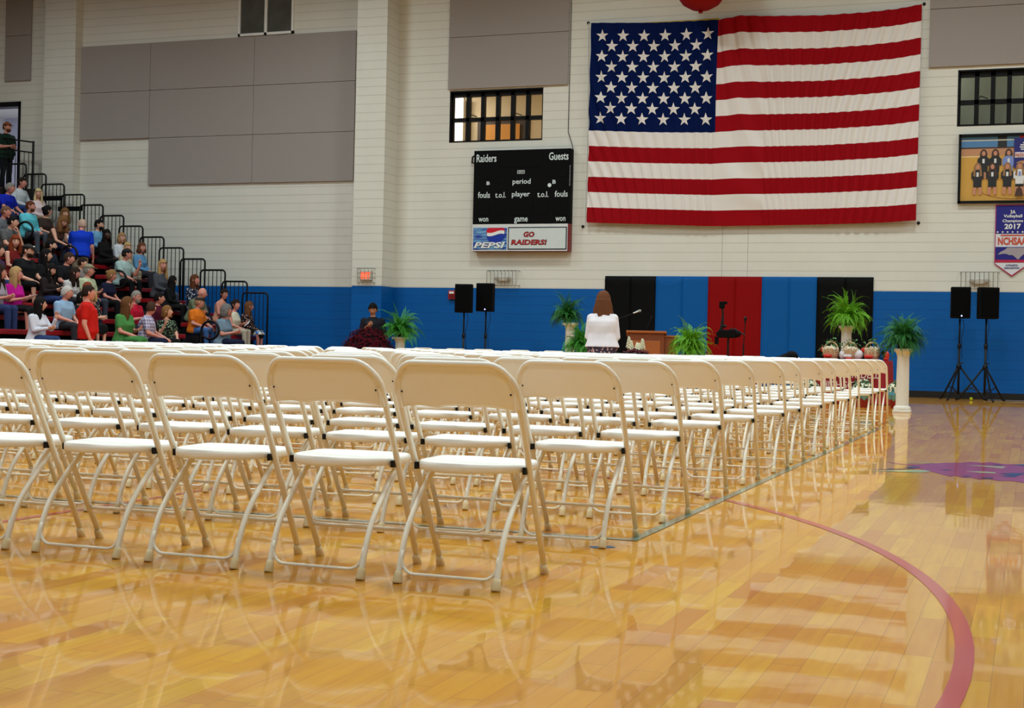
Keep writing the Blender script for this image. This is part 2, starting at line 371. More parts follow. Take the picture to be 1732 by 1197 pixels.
box(bm, x1-.07, x1, D-.02, D+.3, z0, z1); box(bm, x0, x0+.07, D-.02, D+.3, z0, z1); box(bm, x0, x1, D-.02, D+.3, z1-.13, z1)
struct(obj('door_1', bm, M_black))

# small exit sign in the corridor beyond the upper doorway
t = thing('exit_sign', 'small lit red exit sign hanging in the corridor beyond the upper doorway', 'sign', (-27.9, D+4.2, 6.95))
bm = NB(); box(bm, -.17, .17, -.03, .03, 0, .2); obj('housing', bm, M_white, t)
text('lettering', 'EXIT', -27.9-.13, D+4.2-.033, 6.95+.04, .26, .12, mat('exit_glow', srgb(255, 70, 30), .5, emit=3, noise_amt=0), t)
bm = NB(); tube(bm, [(0, 0, .2), (0, 0, .66)], .012, 6); obj('hanger', bm, M_white, t)

# ---------------------------------------------------------------- acoustic panels
def apanel(x0, x1, z0, z1, label, g):
    bm = NB(); box(bm, x0+.004, x1-.004, D-.055, D-.001, z0+.004, z1-.004, bev=.008)
    tag(obj('acoustic_panel', bm, M_panel), label, 'wall panel', g)
G = 'grey fabric acoustic panels on the wall'
apanel(-25.9, -25.06, 7.62, 8.82, 'grey fabric acoustic panel above the upper left doorway, lower of two', G)
apanel(-25.9, -25.06, 8.82, 10.0, 'grey fabric acoustic panel cut by the top left corner of the photo', G)
apanel(-23.8, -21.33, 7.2, 8.42, 'grey acoustic panel, upper of the pair at left end of the stepped group', G)
apanel(-23.8, -21.33, 5.98, 7.2, 'grey acoustic panel, lower of the pair at left end of the stepped group', G)
for i, (a, b_) in enumerate(((-21.33, -18.3), (-18.3, -15.5))):
    for j, (c, d) in enumerate(((7.2, 8.42), (5.98, 7.2), (4.78, 5.98))):
        apanel(a, b_, c, d, 'large grey acoustic panel, %s of three in the %s column of the stepped group' % (('top', 'middle', 'bottom')[j], ('middle', 'right-hand')[i]), G)
apanel(-13.07, -10.10, 6.88, 8.1, 'wide grey acoustic panel directly above the small barred window and scoreboard', G)
apanel(-13.07, -10.10, 8.1, 9.3, 'wide grey acoustic panel at the top edge, second above the scoreboard window', G)
apanel(-2.18, .8, 6.9, 8.12, 'grey acoustic panel above the barred window right of the flag', G)
apanel(-2.18, .8, 8.12, 9.3, 'grey acoustic panel in the top right corner, right of the flag', G)

# louvred vent
t = thing('wall_vent', 'white framed double wall vent with shiny louvres above the grey panels', 'vent', (-18.0, D, 8.44))
bm = NB()
for a, b_, c, d in ((-.78, .78, 0, .06), (-.78, .78, 1.5, 1.56), (-.78, -.72, 0, 1.56), (.72, .78, 0, 1.56), (-.035, .035, 0, 1.56)): box(bm, a, b_, -.06, 0, c, d)
obj('frame', bm, M_white, t)
for sx in (-.38, .38):
    bm = NB()
    for i in range(48):
        z = .07+i*.03; vs = box(bm, sx-.34, sx+.34, -.016, .016, -.002, .002)
        bmesh.ops.transform(bm, matrix=Matrix.Translation((0, -.03, z)) @ Matrix.Rotation(-.7, 4, 'X'), verts=vs)
    box(bm, sx-.34, sx+.34, -.008, -.001, .05, 1.51)
    obj('louvre', bm, mat('brushed_aluminium', srgb(128, 134, 132), .4, metal=.35, noise_amt=.45, nscale=2.5), t)

# ---------------------------------------------------------------- wall pads
Mp = {'black': mat('black_vinyl_pad', srgb(3, 4, 5), .6, bump=.1, bscale=6, spec=.12), 'blue': mat('blue_vinyl_pad', srgb(2, 86, 156), .6, spec=.15, noise_amt=.04, bump=.1, bscale=5), 'red': mat('red_vinyl_pad', srgb(136, 2, 3), .6, spec=.12, noise_amt=.04, bump=.1, bscale=5)}
px0 = -9.12; wd = .5925
cols = ['black', 'black', 'blue', 'blue', 'red', 'red', 'blue', 'blue', 'black', 'black']
where = ['at the left end of the padded wall, behind the woman', 'second from the left, behind the lectern microphone', 'third from the left, with a diagonal crease', 'immediately left of the red pads',
         'left one of the red pair, behind the camera stand', 'right one of the red pair, behind the microphone stand', 'immediately right of the red pads', 'right of another blue pad and left of a black pad', 'second from the right end, behind the pedestal fern', 'at the right end of the padded wall']
random.seed(3)
for i, c in enumerate(cols):
    x0 = px0+i*wd; bm = NB()
    nx, nz = 14, 40; z0, z1 = .14, 2.515
    def dp(u, v, i=i):
        e = min(u, 1-u)*wd; ez = min(v, 1-v)*(z1-z0); r = .03
        q = .055
        if e < r: q -= r*(1-math.sqrt(max(0, 1-((r-e)/r)**2)))
        if ez < r: q -= r*(1-math.sqrt(max(0, 1-((r-ez)/r)**2)))*.7
        # slack vinyl near the top
        if i in (0, 1, 2, 8, 9):
            s = .5-abs(u-.5); q += .012*math.exp(-((v-(.955-.10*s))/.014)**2)*(1 if i != 2 else 1.3)
            q += .006*math.exp(-((v-(.91-.16*s))/.012)**2)
        return q+.003*noise.noise(Vector((u*3+i*5, v*7, 0)))
    g = [[bm.verts.new((x0+wd*a/nx, D-dp(a/nx, b_/nz), z0+(z1-z0)*b_/nz)) for a in range(nx+1)] for b_ in range(nz+1)]
    for b_ in range(nz):
        for a in range(nx): bm.faces.new((g[b_][a], g[b_][a+1], g[b_+1][a+1], g[b_+1][a]))
    box(bm, x0+.003, x0+wd-.003, D-.02, D-.001, z0, z1)
    tag(obj('wall_pad', bm, Mp[c], smooth=True), 'tall %s vinyl wall pad %s' % (c, where[i]), 'wall pad', 'padded mats on the far wall')

# ---------------------------------------------------------------- flag
def interp(xs, ys, x):
    if x <= xs[0]: return ys[0]
    for i in range(len(xs)-1):
        if x <= xs[i+1]:
            t = (x-xs[i])/(xs[i+1]-xs[i]); t = t*t*(3-2*t) if False else t
            return ys[i]*(1-t)+ys[i+1]*t
    return ys[-1]
tx = [-9.55, -8.06, -6.63, -6.135, -5.552, -4.41, -3.42, -2.813, -2.334]; tz = [8.235, 8.16, 8.138, 8.2, 8.15, 8.1, 8.115, 8.15, 8.215]
bx = [-9.51, -8.087, -6.746, -5.701, -4.179, -2.949, -2.348]; bz = [3.715, 3.664, 3.614, 3.619, 3.633, 3.661, 3.70]
def fpos(u, v, off=0):                    # v 0 top .. 1 bottom
    xt = -9.55+7.216*u; xb = -9.55+7.2*u
    x = xt*(1-v)+xb*v
    zt = interp(tx, tz, xt); zb = interp(bx, bz, xb)
    z = zt*(1-v)+zb*v - .035*math.sin(PI*v)*math.sin(PI*u)
    # hanging folds fan out from the pinned points
    sk = interp([-.1, 0, .4, .55, .75, 1.1], [-.9, -.9, -.1, -.7, .35, 1.3], u)
    w_ = noise.noise(Vector((u*2.2, v*1.6, 7)))
    am = .55+.9*noise.noise(Vector((u*3.1, v*1.2, 11)))
    y = .030*max(.12, am)*math.sin(2*PI*(23*u+6.5*v*sk+1.3*w_))
    y += .011*math.sin(2*PI*(47*u+12*v*sk+2.1*w_+.3))*max(.1, .5+noise.noise(Vector((u*4, v*3, 2))))
    y += .05*noise.noise(Vector((u*2.5, v*2, 0)))
    return Vector((x, D-.15+y-off, z))
bm = NB(); nu, nv = 300, 130; uc = .403
g = [[bm.verts.new(fpos(i/nu, j/nv)) for i in range(nu+1)] for j in range(nv+1)]
for j in range(nv):
    for i in range(nu):
        f = bm.faces.new((g[j][i], g[j+1][i], g[j+1][i+1], g[j][i+1])); s = int((j+.5)/nv*13)
        f.material_index = 2 if ((i+.5)/nu < uc and s < 7) else (0 if s % 2 == 0 else 1)
sr = .148
for r in range(9):
    n = 6 if r % 2 == 0 else 5
    for k in range(n):
        u = uc*((.0925+k*.1665) if n == 6 else (.172+k*.1665)); v = 7/13*(.12+r*.0955)
        P = fpos(u, v)
        uv = []
        for q in range(10):
            a = PI/2+q*PI/5; R = sr if q % 2 == 0 else sr*.4
            uv.append((u+R*math.cos(a)/7.2, v-R*math.sin(a)/4.5))
        for q in range(10):
            A, B = uv[q], uv[(q+1) % 10]; n_ = 4; gv = {}
            for i in range(n_+1):
                for j in range(n_+1-i):
                    k_ = n_-i-j; gv[i, j] = bm.verts.new(fpos((u*k_+A[0]*i+B[0]*j)/n_, (v*k_+A[1]*i+B[1]*j)/n_, .007))
            for i in range(n_):
                for j in range(n_-i):
                    f = bm.faces.new((gv[i, j], gv[i, j+1], gv[i+1, j])); f.material_index = 1
                    if i+j < n_-1: f = bm.faces.new((gv[i+1, j], gv[i, j+1], gv[i+1, j+1])); f.material_index = 1
fl = obj('flag', bm, [mat('red_flag_cloth', srgb(146, 6, 18), .8, noise_amt=.04, spec=.1), mat('white_flag_cloth', srgb(226, 220, 214), .75, noise_amt=.02), mat('blue_flag_cloth', srgb(2, 20, 70), .8, noise_amt=.05, spec=.08)], smooth=True)
tag(fl, 'huge red, white and blue flag with stars and stripes pinned across the far wall', 'flag')
bm = NB(); tube(bm, [(-9.64, D-.06, 8.26), (-9.6, D-.07, 6), (-9.62, D-.06, 3.66)], .007, 6); obj('hem_cord', bm, M_white, fl)
for x, z in ((-9.66, 8.27), (-9.68, 3.64), (-2.30, 8.25), (-2.31, 3.66)):
    bm = NB(); lathe(bm, [(.035, 0), (.035, .015), (.015, .02), (.015, .07)], 10, M=Matrix.Translation((x, D, z)) @ Matrix.Rotation(PI/2, 4, 'X')); obj('hook', bm, M_dark, fl)
# painted stripe and wrestling-mat coloured banner tube that peeps out above the flag
bm = NB(); box(bm, -9.4, -6.65, D-.03, D-.002, 8.12, 8.2); tag(obj('yellow_rail', bm, mat('yellow_paint', srgb(206, 164, 10), .5)), 'thin yellow rail peeping out above the blue corner of the flag', 'rail')
# red balloon
t = thing('balloon', 'big red round balloon resting against the wall above the flag', 'balloon', (-6.83, 29.9, 8.14))
bm = NB(); lathe(bm, [(.01, 0), (.2, .03), (.38, .13), (.51, .3), (.58, .56), (.55, .82), (.44, 1.02), (.24, 1.15), (.01, 1.19)], 32); obj('envelope', bm, mat('red_balloon_skin', srgb(140, 2, 4), .55, spec=.2), t, smooth=True)
bm = NB(); lathe(bm, [(.012, .02), (.05, -.03), (.04, -.05), (.01, -.04)], 12); obj('knot', bm, mat('red_balloon_skin', None), t)

# ---------------------------------------------------------------- scoreboard
sb = thing('scoreboard', 'black electronic scoreboard with advertising panels hung left of the flag', 'scoreboard', (-11.13, D, 3.07))
SX0, SX1, SZ0, SZ1, SY = -12.30, -9.93, 3.06, 5.40, D-.22
ox, oz = 11.13, -3.07
bm = NB(); box(bm, SX0+ox, SX1+ox, -.22, -.02, .62, SZ1+oz, bev=.01); obj('cabinet', bm, M_blk, sb)
bm = NB(); box(bm, SX0+ox, SX1+ox, -.22, -.02, SZ0+oz, .62, 0, bev=.008); obj('lower_cabinet', bm, mat('dark_red_cabinet', srgb(120, 16, 20), .5), sb)
M_ltr = mat('white_lettering', srgb(214, 226, 226), .6, noise_amt=0)
def st(s, x0, x1, z0, z1, m=M_ltr, **k): text('lettering', s, x0, SY-.004, z0, x1-x0, z1-z0, m, sb, **k)
st('Raiders', -12.235, -11.74, 5.13, 5.31, bold=.012); st('Guests', -10.46, -9.99, 5.14, 5.32, bold=.012)
st('period', -11.33, -10.89, 4.575, 4.73, bold=.01); st('player', -11.34, -10.9, 4.285, 4.44, bold=.01)
st('fouls', -12.18, -11.88, 4.3, 4.44, bold=.01); st('t.o.l.', -11.75, -11.49, 4.3, 4.43, bold=.01)
st('t.o.l.', -10.72, -10.45, 4.3, 4.43, bold=.01); st('fouls', -10.3, -9.99, 4.3, 4.44, bold=.01)
st('won', -12.15, -11.91, 3.75, 3.84, bold=.01); st('game', -11.27, -10.94, 3.70, 3.84, bold=.01); st('won', -10.27, -10.03, 3.75, 3.84, bold=.01)
st('B', -11.97, -11.89, 4.6, 4.68, bold=.02); st('B', -10.36, -10.28, 4.6, 4.69, bold=.02)
M_dig = mat('unlit_display', srgb(7, 7, 8), .7, spec=.1)
for a, b_, c, d in ((-12.2, -11.7, 4.75, 5.08), (-11.62, -10.6, 5.0, 5.3), (-10.5, -9.98, 4.75, 5.08), (-11.38, -10.82, 3.9, 4.2), (-12.18, -11.9, 3.9, 4.2), (-11.74, -11.48, 3.9, 4.2), (-10.72, -10.45, 3.9, 4.2), (-10.3, -10.0, 3.9, 4.2)):
    bm = NB(); box(bm, a+ox, b_+ox, -.226, -.215, c+oz, d+oz); obj('display', bm, M_dig, sb)
bm = NB()
for a, b_, c, d in ((-.09, .09, .03, .04), (-.09, .09, -.04, -.03), (-.09, -.08, -.04, .04), (.08, .09, -.04, .04)): box(bm, a, b_, -.226, -.22, 1.815+c, 1.815+d)
lg = obj('maker_badge', bm, M_ltr, sb)
text('lettering', 'NEVCO', -11.19, SY-.004, 4.866, .12, .04, M_ltr, sb, shear=.2, bold=.01)
bm = NB(); lathe(bm, [(.045, 0), (.045, .01), (.001, .012)], 16, M=Matrix.Translation((-10.43+ox, -.22, 4.57+oz)) @ Matrix.Rotation(PI/2, 4, 'X')); obj('possession_lamp', bm, M_ltr, sb)
# advertising panels
bm = NB(); box(bm, SX0+ox-.0, SX1+ox-.04, -.228, -.218, .0, .62); ad = obj('advert_frame', bm, mat('pale_trim', srgb(214, 216, 214), .5), sb)
def adbox(nm, a, b_, c, d, y, m):
    bm = NB(); box(bm, a+ox, b_+ox, -.23-y, -.226, c+oz, d+oz); return obj(nm, bm, m, sb)
def ad_sky():
    m, nt, b = nodes('blue_advert'); tc = nt.nodes.new('ShaderNodeTexCoord'); mp = nt.nodes.new('ShaderNodeMapping'); mp.inputs['Scale'].default_value = (1.6, 1, 14)
    nt.links.new(tc.outputs['Object'], mp.inputs[0]); n = nt.nodes.new('ShaderNodeTexNoise'); n.inputs['Scale'].default_value = 2; nt.links.new(mp.outputs[0], n.inputs[0])
    cr = nt.nodes.new('ShaderNodeValToRGB'); nt.links.new(n.outputs['Fac'], cr.inputs[0]); e = cr.color_ramp.elements
    e[0].position = .42; e[0].color = srgb(10, 40, 150); e[1].position = .72; e[1].color = srgb(130, 190, 220)
    nt.links.new(cr.outputs[0], b.inputs['Base Color']); b.inputs['Roughness'].default_value = .4; return m
adbox('soda_advert', -12.27, -11.44, 3.10, 3.61, .004, ad_sky())
gx, gz, gr = -11.71, 3.475, .235
def clipz(pts): return [(x, min(z, 3.605)) for x, z in pts]
def disc(a0, a1, n=20): return [(gx+gr*math.cos(math.radians(a0+(a1-a0)*i/n)), gz+gr*math.sin(math.radians(a0+(a1-a0)*i/n))) for i in range(n+1)]
def advert_poly(nm, pts, y, m):
    bm = NB(); poly(bm, [(x+ox, z+oz) for x, z in pts], -.242-y, -.238, 0); return obj(nm, bm, m, sb)
wav = lambda x, dz: gz+dz+.03*math.sin((x-gx)/gr*2.6)
wx = [gx-gr+.02+(2*gr-.04)*i/12 for i in range(13)]
advert_poly('globe_emblem', clipz(disc(0, 360, 36)[:-1]), 0, mat('globe_blue', srgb(14, 50, 160), .35))
advert_poly('globe_red', [(x, wav(x, .035)) for x in wx]+[(p[0], min(p[1], 3.604)) for p in disc(12, 172, 16)], .003, mat('globe_red', srgb(206, 16, 40), .35))
advert_poly('globe_white', [(x, wav(x, .04)) for x in wx]+[(x, wav(x, -.035)) for x in wx[::-1]], .006, M_white)
text('lettering', 'PEPSI', -12.245, SY-.030, 3.135, .77, .14, M_white, sb, shear=.25, bold=.03)
adbox('sign_border', -11.41, -9.985, 3.10, 3.62, .004, mat('navy_border', srgb(22, 30, 52), .5))
adbox('sign_face', -11.385, -10.01, 3.125, 3.595, .006, mat('pale_sign_face', srgb(206, 214, 212), .5))
for dx, mm, bo in ((0, mat('dark_letter_edge', srgb(40, 10, 14), .5), .05), (-.0, mat('red_letters', srgb(176, 18, 26), .5), .022)):
    yy = SY-(.018 if bo > .03 else .024)
    text('lettering', 'GO', -11.03+(0 if bo > .03 else .012), yy, 3.385+(0 if bo > .03 else .01), .27-(0 if bo > .03 else .024), .13-(0 if bo > .03 else .02), mm, sb, shear=.12, bold=bo)
    text('lettering', 'RAIDERS!', -11.33+(0 if bo > .03 else .012), yy, 3.205+(0 if bo > .03 else .01), .87-(0 if bo > .03 else .024), .13-(0 if bo > .03 else .02), mm, sb, shear=.12, bold=bo)
bm = NB()
for i in range(14): box(bm, -9.958+ox, -9.938+ox, -.224, -.221, 4.55+oz+i*.034, 4.55+oz+i*.034+(.024 if i % 3 else .03))
obj('edge_marking', bm, mat('grey_marking', srgb(120, 124, 130), .6), sb)
bm = NB(); tube(bm, [(SX0+ox-.01, -.1, 2.25), (SX0+ox-.09, -.09, 2.2), (SX0+ox-.11, -.06, 2.08), (SX0+ox-.02, -.05, 2.06)], .022, 8); obj('bracket', bm, M_dark, sb)
# cable
bm = NB(); tube(bm, [(-10.07, D-.015, 9.6), (-10.075, D-.015, 8), (-10.08, D-.015, 6.1), (-10.08, D-.015, 5.8), (-9.98, D-.03, 5.53), (-9.93, D-.08, 5.4)], .008, 6)
tag(obj('cable', bm, M_dark), 'thin dark cable running down the white wall to the scoreboard', 'cable')

# ---------------------------------------------------------------- folding chairs
random.seed(11)
ORD = ['', 'first', 'second', 'third', 'fourth', 'fifth', 'sixth', 'seventh', 'eighth', 'ninth', 'tenth', 'eleventh', 'twelfth', 'thirteenth', 'fourteenth', 'fifteenth', 'sixteenth', 'seventeenth', 'eighteenth', 'nineteenth', 'twentieth', 'twenty-first', 'twenty-second', 'twenty-third', 'twenty-fourth', 'twenty-fifth', 'twenty-sixth', 'twenty-seventh', 'twenty-eighth', 'twenty-ninth', 'thirtieth']
TUBE = .0125
def make_chair():
    t = thing('folding_chair', '', 'chair')
    def fy(z): return .465-.585*z          # lean of the long frame
    # inverted-U frame: foot - shoulder - top - shoulder - foot
    bm = NB(); pts = []
    L = [(-.215, .01), (-.222, .25), (-.228, .45), (-.232, .62), (-.233, .70)]
    for x, z in L: pts.append((x, fy(z), z))
    for k in range(1, 7):
        a = k/6*PI/2; x = -.233+.085*(1-math.cos(a)); z = .70+.083*math.sin(a); pts.append((x, fy(z), z))
    pts += [(0, fy(.783), .784)]
    pts += [(-x, y, z) for x, y, z in pts[:-1][::-1]]
    tube(bm, pts, TUBE, 8); obj('frame', bm, M_steel, t, smooth=True)
    # seat shell with a thin skirt
    bm = NB(); N = 40; rings = []
    def outline(s, z):
        r = []
        for k in range(N):
            a = 2*PI*k/N; c, s_ = math.cos(a), math.sin(a)
            n = 3.6 if s_ > 0 else 1.85
            x = math.copysign(abs(c)**(2/n), c); y = math.copysign(abs(s_)**(2/n), s_)
            hw = .212 if y > 0 else .212-.034*(-y)**1.5
            r.append(Vector((x*hw*s, .248+y*.228*s, z)))
        return r
    top = lambda s, d: [v+Vector((0, 0, d+.006*((v.y-.235)/.2)**2*1.0-.008*max(0, (v.y-.40))/.07)) for v in outline(s, .432)]
    rings = [top(.05, -.006), top(.5, -.005), top(.8, 0), top(.95, .003), top(.99, 0), outline(1.0, .424), outline(.995, .405), outline(.975, .404), outline(.96, .416), outline(.5, .418), outline(.05, .418)]
    loft(bm, rings); obj('seat', bm, M_plastic, t, smooth=True)
    # backrest: curved panel with rolled rim
    bm = NB(); nx, nz = 22, 9
    def bp(u, v, d=0):
        # u -1..1 ; v 0..1
        hw = .228; x = u*hw
        bot = .632+.018*(1-abs(u))**.5 if True else 0
        # shallow notches in the lower edge
        if -.62 < u < -.2: bot -= .014*(u+.62)/.42
        if -.2 <= u < .45: bot -= .004
        a = abs(u); topz = .800 if a < .62 else .800-.095*(1-math.sqrt(max(0, 1-((a-.62)/.38)**2)))
        z = bot+(topz-bot)*v
        y = fy(z)-.006-.030*(1-u*u)+.012*v*v
        return Vector((x, y-d, z))
    def sheet(d): return [[bm.verts.new(bp(-1+2*i/nx, j/nz, d)) for i in range(nx+1)] for j in range(nz+1)]
    a, b_ = sheet(0), sheet(.004)
    for j in range(nz):
        for i in range(nx):
            bm.faces.new((a[j][i], a[j+1][i], a[j+1][i+1], a[j][i+1])); bm.faces.new((b_[j][i], b_[j][i+1], b_[j+1][i+1], b_[j+1][i]))
    for i in range(nx):
        bm.faces.new((a[0][i], a[0][i+1], b_[0][i+1], b_[0][i])); bm.faces.new((a[nz][i+1], a[nz][i], b_[nz][i], b_[nz][i+1]))
    for j in range(nz):
        bm.faces.new((a[j+1][0], a[j][0], b_[j][0], b_[j+1][0])); bm.faces.new((a[j][nx], a[j+1][nx], b_[j+1][nx], b_[j][nx]))
    rim = [bp(-1, v/6, .006) for v in range(0, 6)]+[bp(-1+2*i/30, 1, .006) for i in range(31)]+[bp(1, v/6, .006) for v in range(5, -1, -1)]
    tube(bm, rim, .0095, 8, sq=1.0)
    obj('backrest', bm, M_plastic, t, smooth=True)
    for s in (-1, 1):
        bm = NB(); q = [(s*.190, 0, .012), (s*.190, .035, .11), (s*.190, .085, .20), (s*.189, .185, .30), (s*.187, .29, .385), (s*.186, .35, .415)]
        P = []
        for i in range(len(q)-1):
            for k in range(4):
                # Catmull-Rom
                p0, p1, p2, p3 = [Vector(q[max(0, min(len(q)-1, i+j))]) for j in (-1, 0, 1, 2)]; u = k/4
                P.append(.5*((2*p1)+(p2-p0)*u+(2*p0-5*p1+4*p2-p3)*u*u+(3*p1-p0-3*p2+p3)*u**3))
        P.append(Vector(q[-1])); tube(bm, P, .0115, 8); obj('rear_leg', bm, M_steel, t, smooth=True)
        bm = NB(); box(bm, s*.2155-.006, s*.2155+.006, .195, .225, .398, .424); obj('hinge', bm, M_dark, t)
        for fx, fy_ in ((s*.190, -.004), (s*.215, fy(.012))):
            bm = NB(); sl = Vector((0, .33 if fy_ < .1 else -.585, 1)).normalized()
            tube(bm, [Vector((fx, fy_, 0))+sl*d for d in (.0, .006, .03, .045)], [.0165, .0185, .0155, .0135], 10); obj('foot_cap', bm, M_cap, t, smooth=True)
        for zz in (.705,):
            bm = NB(); p = bp(s*.93, .45, .006); ball(bm, p, .004, .004, .004, n=6, m=4); obj('rivet', bm, M_dark, t)
    # thin U stretcher between rear legs
    bm = NB(); q = [(-.186, .03, .115)]+[(-.186+.05*(1-math.cos(k/5*PI/2)), .022-.01*k/5, .09-.055*math.sin(k/5*PI/2)) for k in range(6)]
    q = q+[(-x, y, z) for x, y, z in q[::-1]]; tube(bm, q, .0068, 6); obj('foot_bar', bm, M_steel, t, smooth=True)
    bm = NB(); q = [(-.217, fy(.14), .14), (-.19, fy(.14)-.004, .14), (.19, fy(.14)-.004, .14), (.217, fy(.14), .14)]; tube(bm, q, [.009, .0085, .0085, .009], 6); obj('front_stretcher', bm, M_steel, t, smooth=True)
    bm = NB(); tube(bm, [(-.19, .34, .402), (.19, .34, .402)], .008, 6); obj('seat_bar', bm, M_steel, t, smooth=True)
    return t
def dup(root):
    r = root.copy(); C.objects.link(r)
    for ch in root.children:
        c = ch.copy(); C.objects.link(c); c.parent = r
    return r
chair0 = make_chair(); used = []
def place_chair(x, y, rz, label, group):
    r = chair0 if not used else dup(chair0)
    used.append(1); r.location = (x, y, 0); r.rotation_euler = (0, 0, rz); r['label'] = label; r['group'] = group
    return r
rowY = [4.685, 5.90, 6.95, 8.17, 9.19, 10.25, 11.17, 12.20, 13.22, 14.24, 15.28, 16.35, 17.40, 18.42]
for i, y in enumerate(rowY):
    j = 0; jx = 0 if i == 0 else random.uniform(-.02, .03)
    while True:
        x = -1.945+jx-.529*j
        if x < max(-.837*y-.45, -15.4): break
        dx, dy, a = random.gauss(0, .008), random.gauss(0, .012), random.gauss(0, .014)
        if i == 0: dx, dy, a = 0, 0, [0, .0, 0, .01, 0, 0][min(j, 5)]
        seat = 'at the aisle end' if j == 0 else ('second from the aisle end' if j == 1 else '%s from the aisle end' % ORD[j+1])
        rw = 'of the nearest row' if i == 0 else ('of the farthest row' if i == 13 else 'of the %s row back' % ORD[i+1])
        place_chair(x+dx, y+dy, a, 'white plastic folding chair %s %s' % (seat, rw), 'white folding chairs set out in rows')
        j += 1
for k, x in enumerate((-10.75, -10.1, -9.55, -8.85, -8.2)):
    place_chair(x, 24.5+.03*k, .02*(k % 3-1), 'white folding chair beyond the rows below the left speakers, %s from the right' % ORD[5-k], 'loose white chairs beyond the rows')
for k, x in enumerate((-4.5, -3.93, -3.42)):
    place_chair(x, 21.3, .02*(1-k), 'white folding chair standing in front of the ribbon table, %s' % ('left', 'middle', 'right')[k]+' of three', 'three chairs set before the table')

# ---------------------------------------------------------------- bleachers
BX, RD, RH = -16.2, .6, .274
bl = thing('bleachers', 'tall bank of dark bleachers with red bench seats along the left side', 'bleachers', (BX, 20, 0))
M_deck = mat('dark_deck_board', srgb(34, 32, 34), .6); M_seat = mat('red_bench_plastic', srgb(142, 10, 20), .4)
for k in range(17):
    xa = -RD*k; z = RH*k
    if k > 0:
        bm = NB(); box(bm, xa-RD-.02, xa, -9, 10.25, max(0, z-.3), z); obj('tread', bm, M_deck, bl)
    bm = NB()
    for ya, yb in ((-9, 7.15), (8.3, 10.2)):
        box(bm, xa-.56, xa-.26, ya, yb, z+.33, z+.43, bev=.015); q = ya+.48
        obj('bench_seat', bm, M_seat, bl); bm = NB()
        box(bm, xa-.50, xa-.34, ya, yb, z, z+.33); obj('bench_support', bm, M_blk, bl); bm = NB()
    bm.free()
    bm = NB(); box(bm, xa-.30, xa-.02, 7.25, 8.25, z, z+RH*.5)
    obj('aisle_step', bm, M_deck, bl)
for k in range(13):
    x1 = -17.39-.6*k-BX; zt = 2.03+RH*k; x0 = x1-.70; zb = zt-1.5; yy = 10.24+.035*(k % 2)
    bm = NB(); w_ = x1-x0; h = zt-zb
    q = [(0, 0, 0), (0, 0, h-.1)]+[(-.09*(1-math.cos(a/5*PI/2)), 0, h-.09+.09*math.sin(a/5*PI/2)) for a in range(1, 6)]+[(-w_+.09*(1-math.sin(a/5*PI/2)), 0, h-.09+.09*math.cos(a/5*PI/2)) for a in range(0, 6)]+[(-w_, 0, .0)]
    tube(bm, q, .023, 8); t = obj('guard_rail', bm, M_dark, bl, smooth=True); t.location = (x1, yy, zb); t['label'] = 'black barred guard rail'
    for b_ in range(1, 6):
        bm = NB(); xx = -w_*b_/6; tube(bm, [(xx, 0, .1), (xx, 0, h-.01)], .0095, 6); obj('rail_bar', bm, M_dark, t)
    bm = NB(); tube(bm, [(0, 0, .1), (-w_, 0, .1)], .014, 6); obj('bottom_rail', bm, M_dark, t)
    if k in (9, 10):
        bm = NB(); box(bm, -w_-.1, -.05, -.012, .012, h-.42, h-.3); obj('cross_board', bm, M_blk, t)
for k, (x, z) in enumerate(((-17.1, .42), (-19.55, 1.53), (-20.9, 2.1), (-22.15, 2.66))):
    bm = NB(); q = [(-.24, 0, 0), (-.24, 0, .55), (-.235, 0, .78)]+[(-.0-.22*math.cos(a), 0, .86+.2*math.sin(a)) for a in [i/14*PI*1.62+.3 for i in range(15)]]+[(-.21, 0, .70)]
    tube(bm, q, .028, 8); t = obj('aisle_handrail', bm, M_dark, bl, smooth=True); t.location = (x-BX, 27.25-20, z-.2); t['label'] = 'black looped handrail'
    bm = NB(); box(bm, -.30, -.18, -.05, .05, 0, .02); obj('base_plate', bm, M_dark, t)
# landing and railing at the upper doorway
bm = NB(); box(bm, -28.49, -24.45, 30.34, D-.001, 4.5, 4.68); box(bm, -28.49, -24.45, 30.34, 30.4, 0, 4.5); tag(obj('landing', bm, M_deck), 'dark landing in front of the upper left doorway at the top of the bleachers', 'landing')
t = thing('landing_rail', 'square black railing on the landing beside the upper doorway', 'railing', (-24.55, 30.45, 4.68))
bm = NB(); tube(bm, [(0, 0, 0), (0, 0, 1.25)], .04, 4); obj('post', bm, M_dark, t)
bm = NB(); tube(bm, [(0, 0, 1.22), (-1.0, 0, 1.36)], .022, 6); obj('top_rail', bm, M_dark, t)
bm = NB(); tube(bm, [(0, 0, .95), (-1.0, 0, 1.08)], .02, 6); obj('middle_rail', bm, M_dark, t)
for b_ in range(1, 7):
    bm = NB(); tube(bm, [(-.14*b_, 0, .06), (-.14*b_, 0, .96+.13*.14*b_)], .009, 6); obj('bar', bm, M_dark, t)

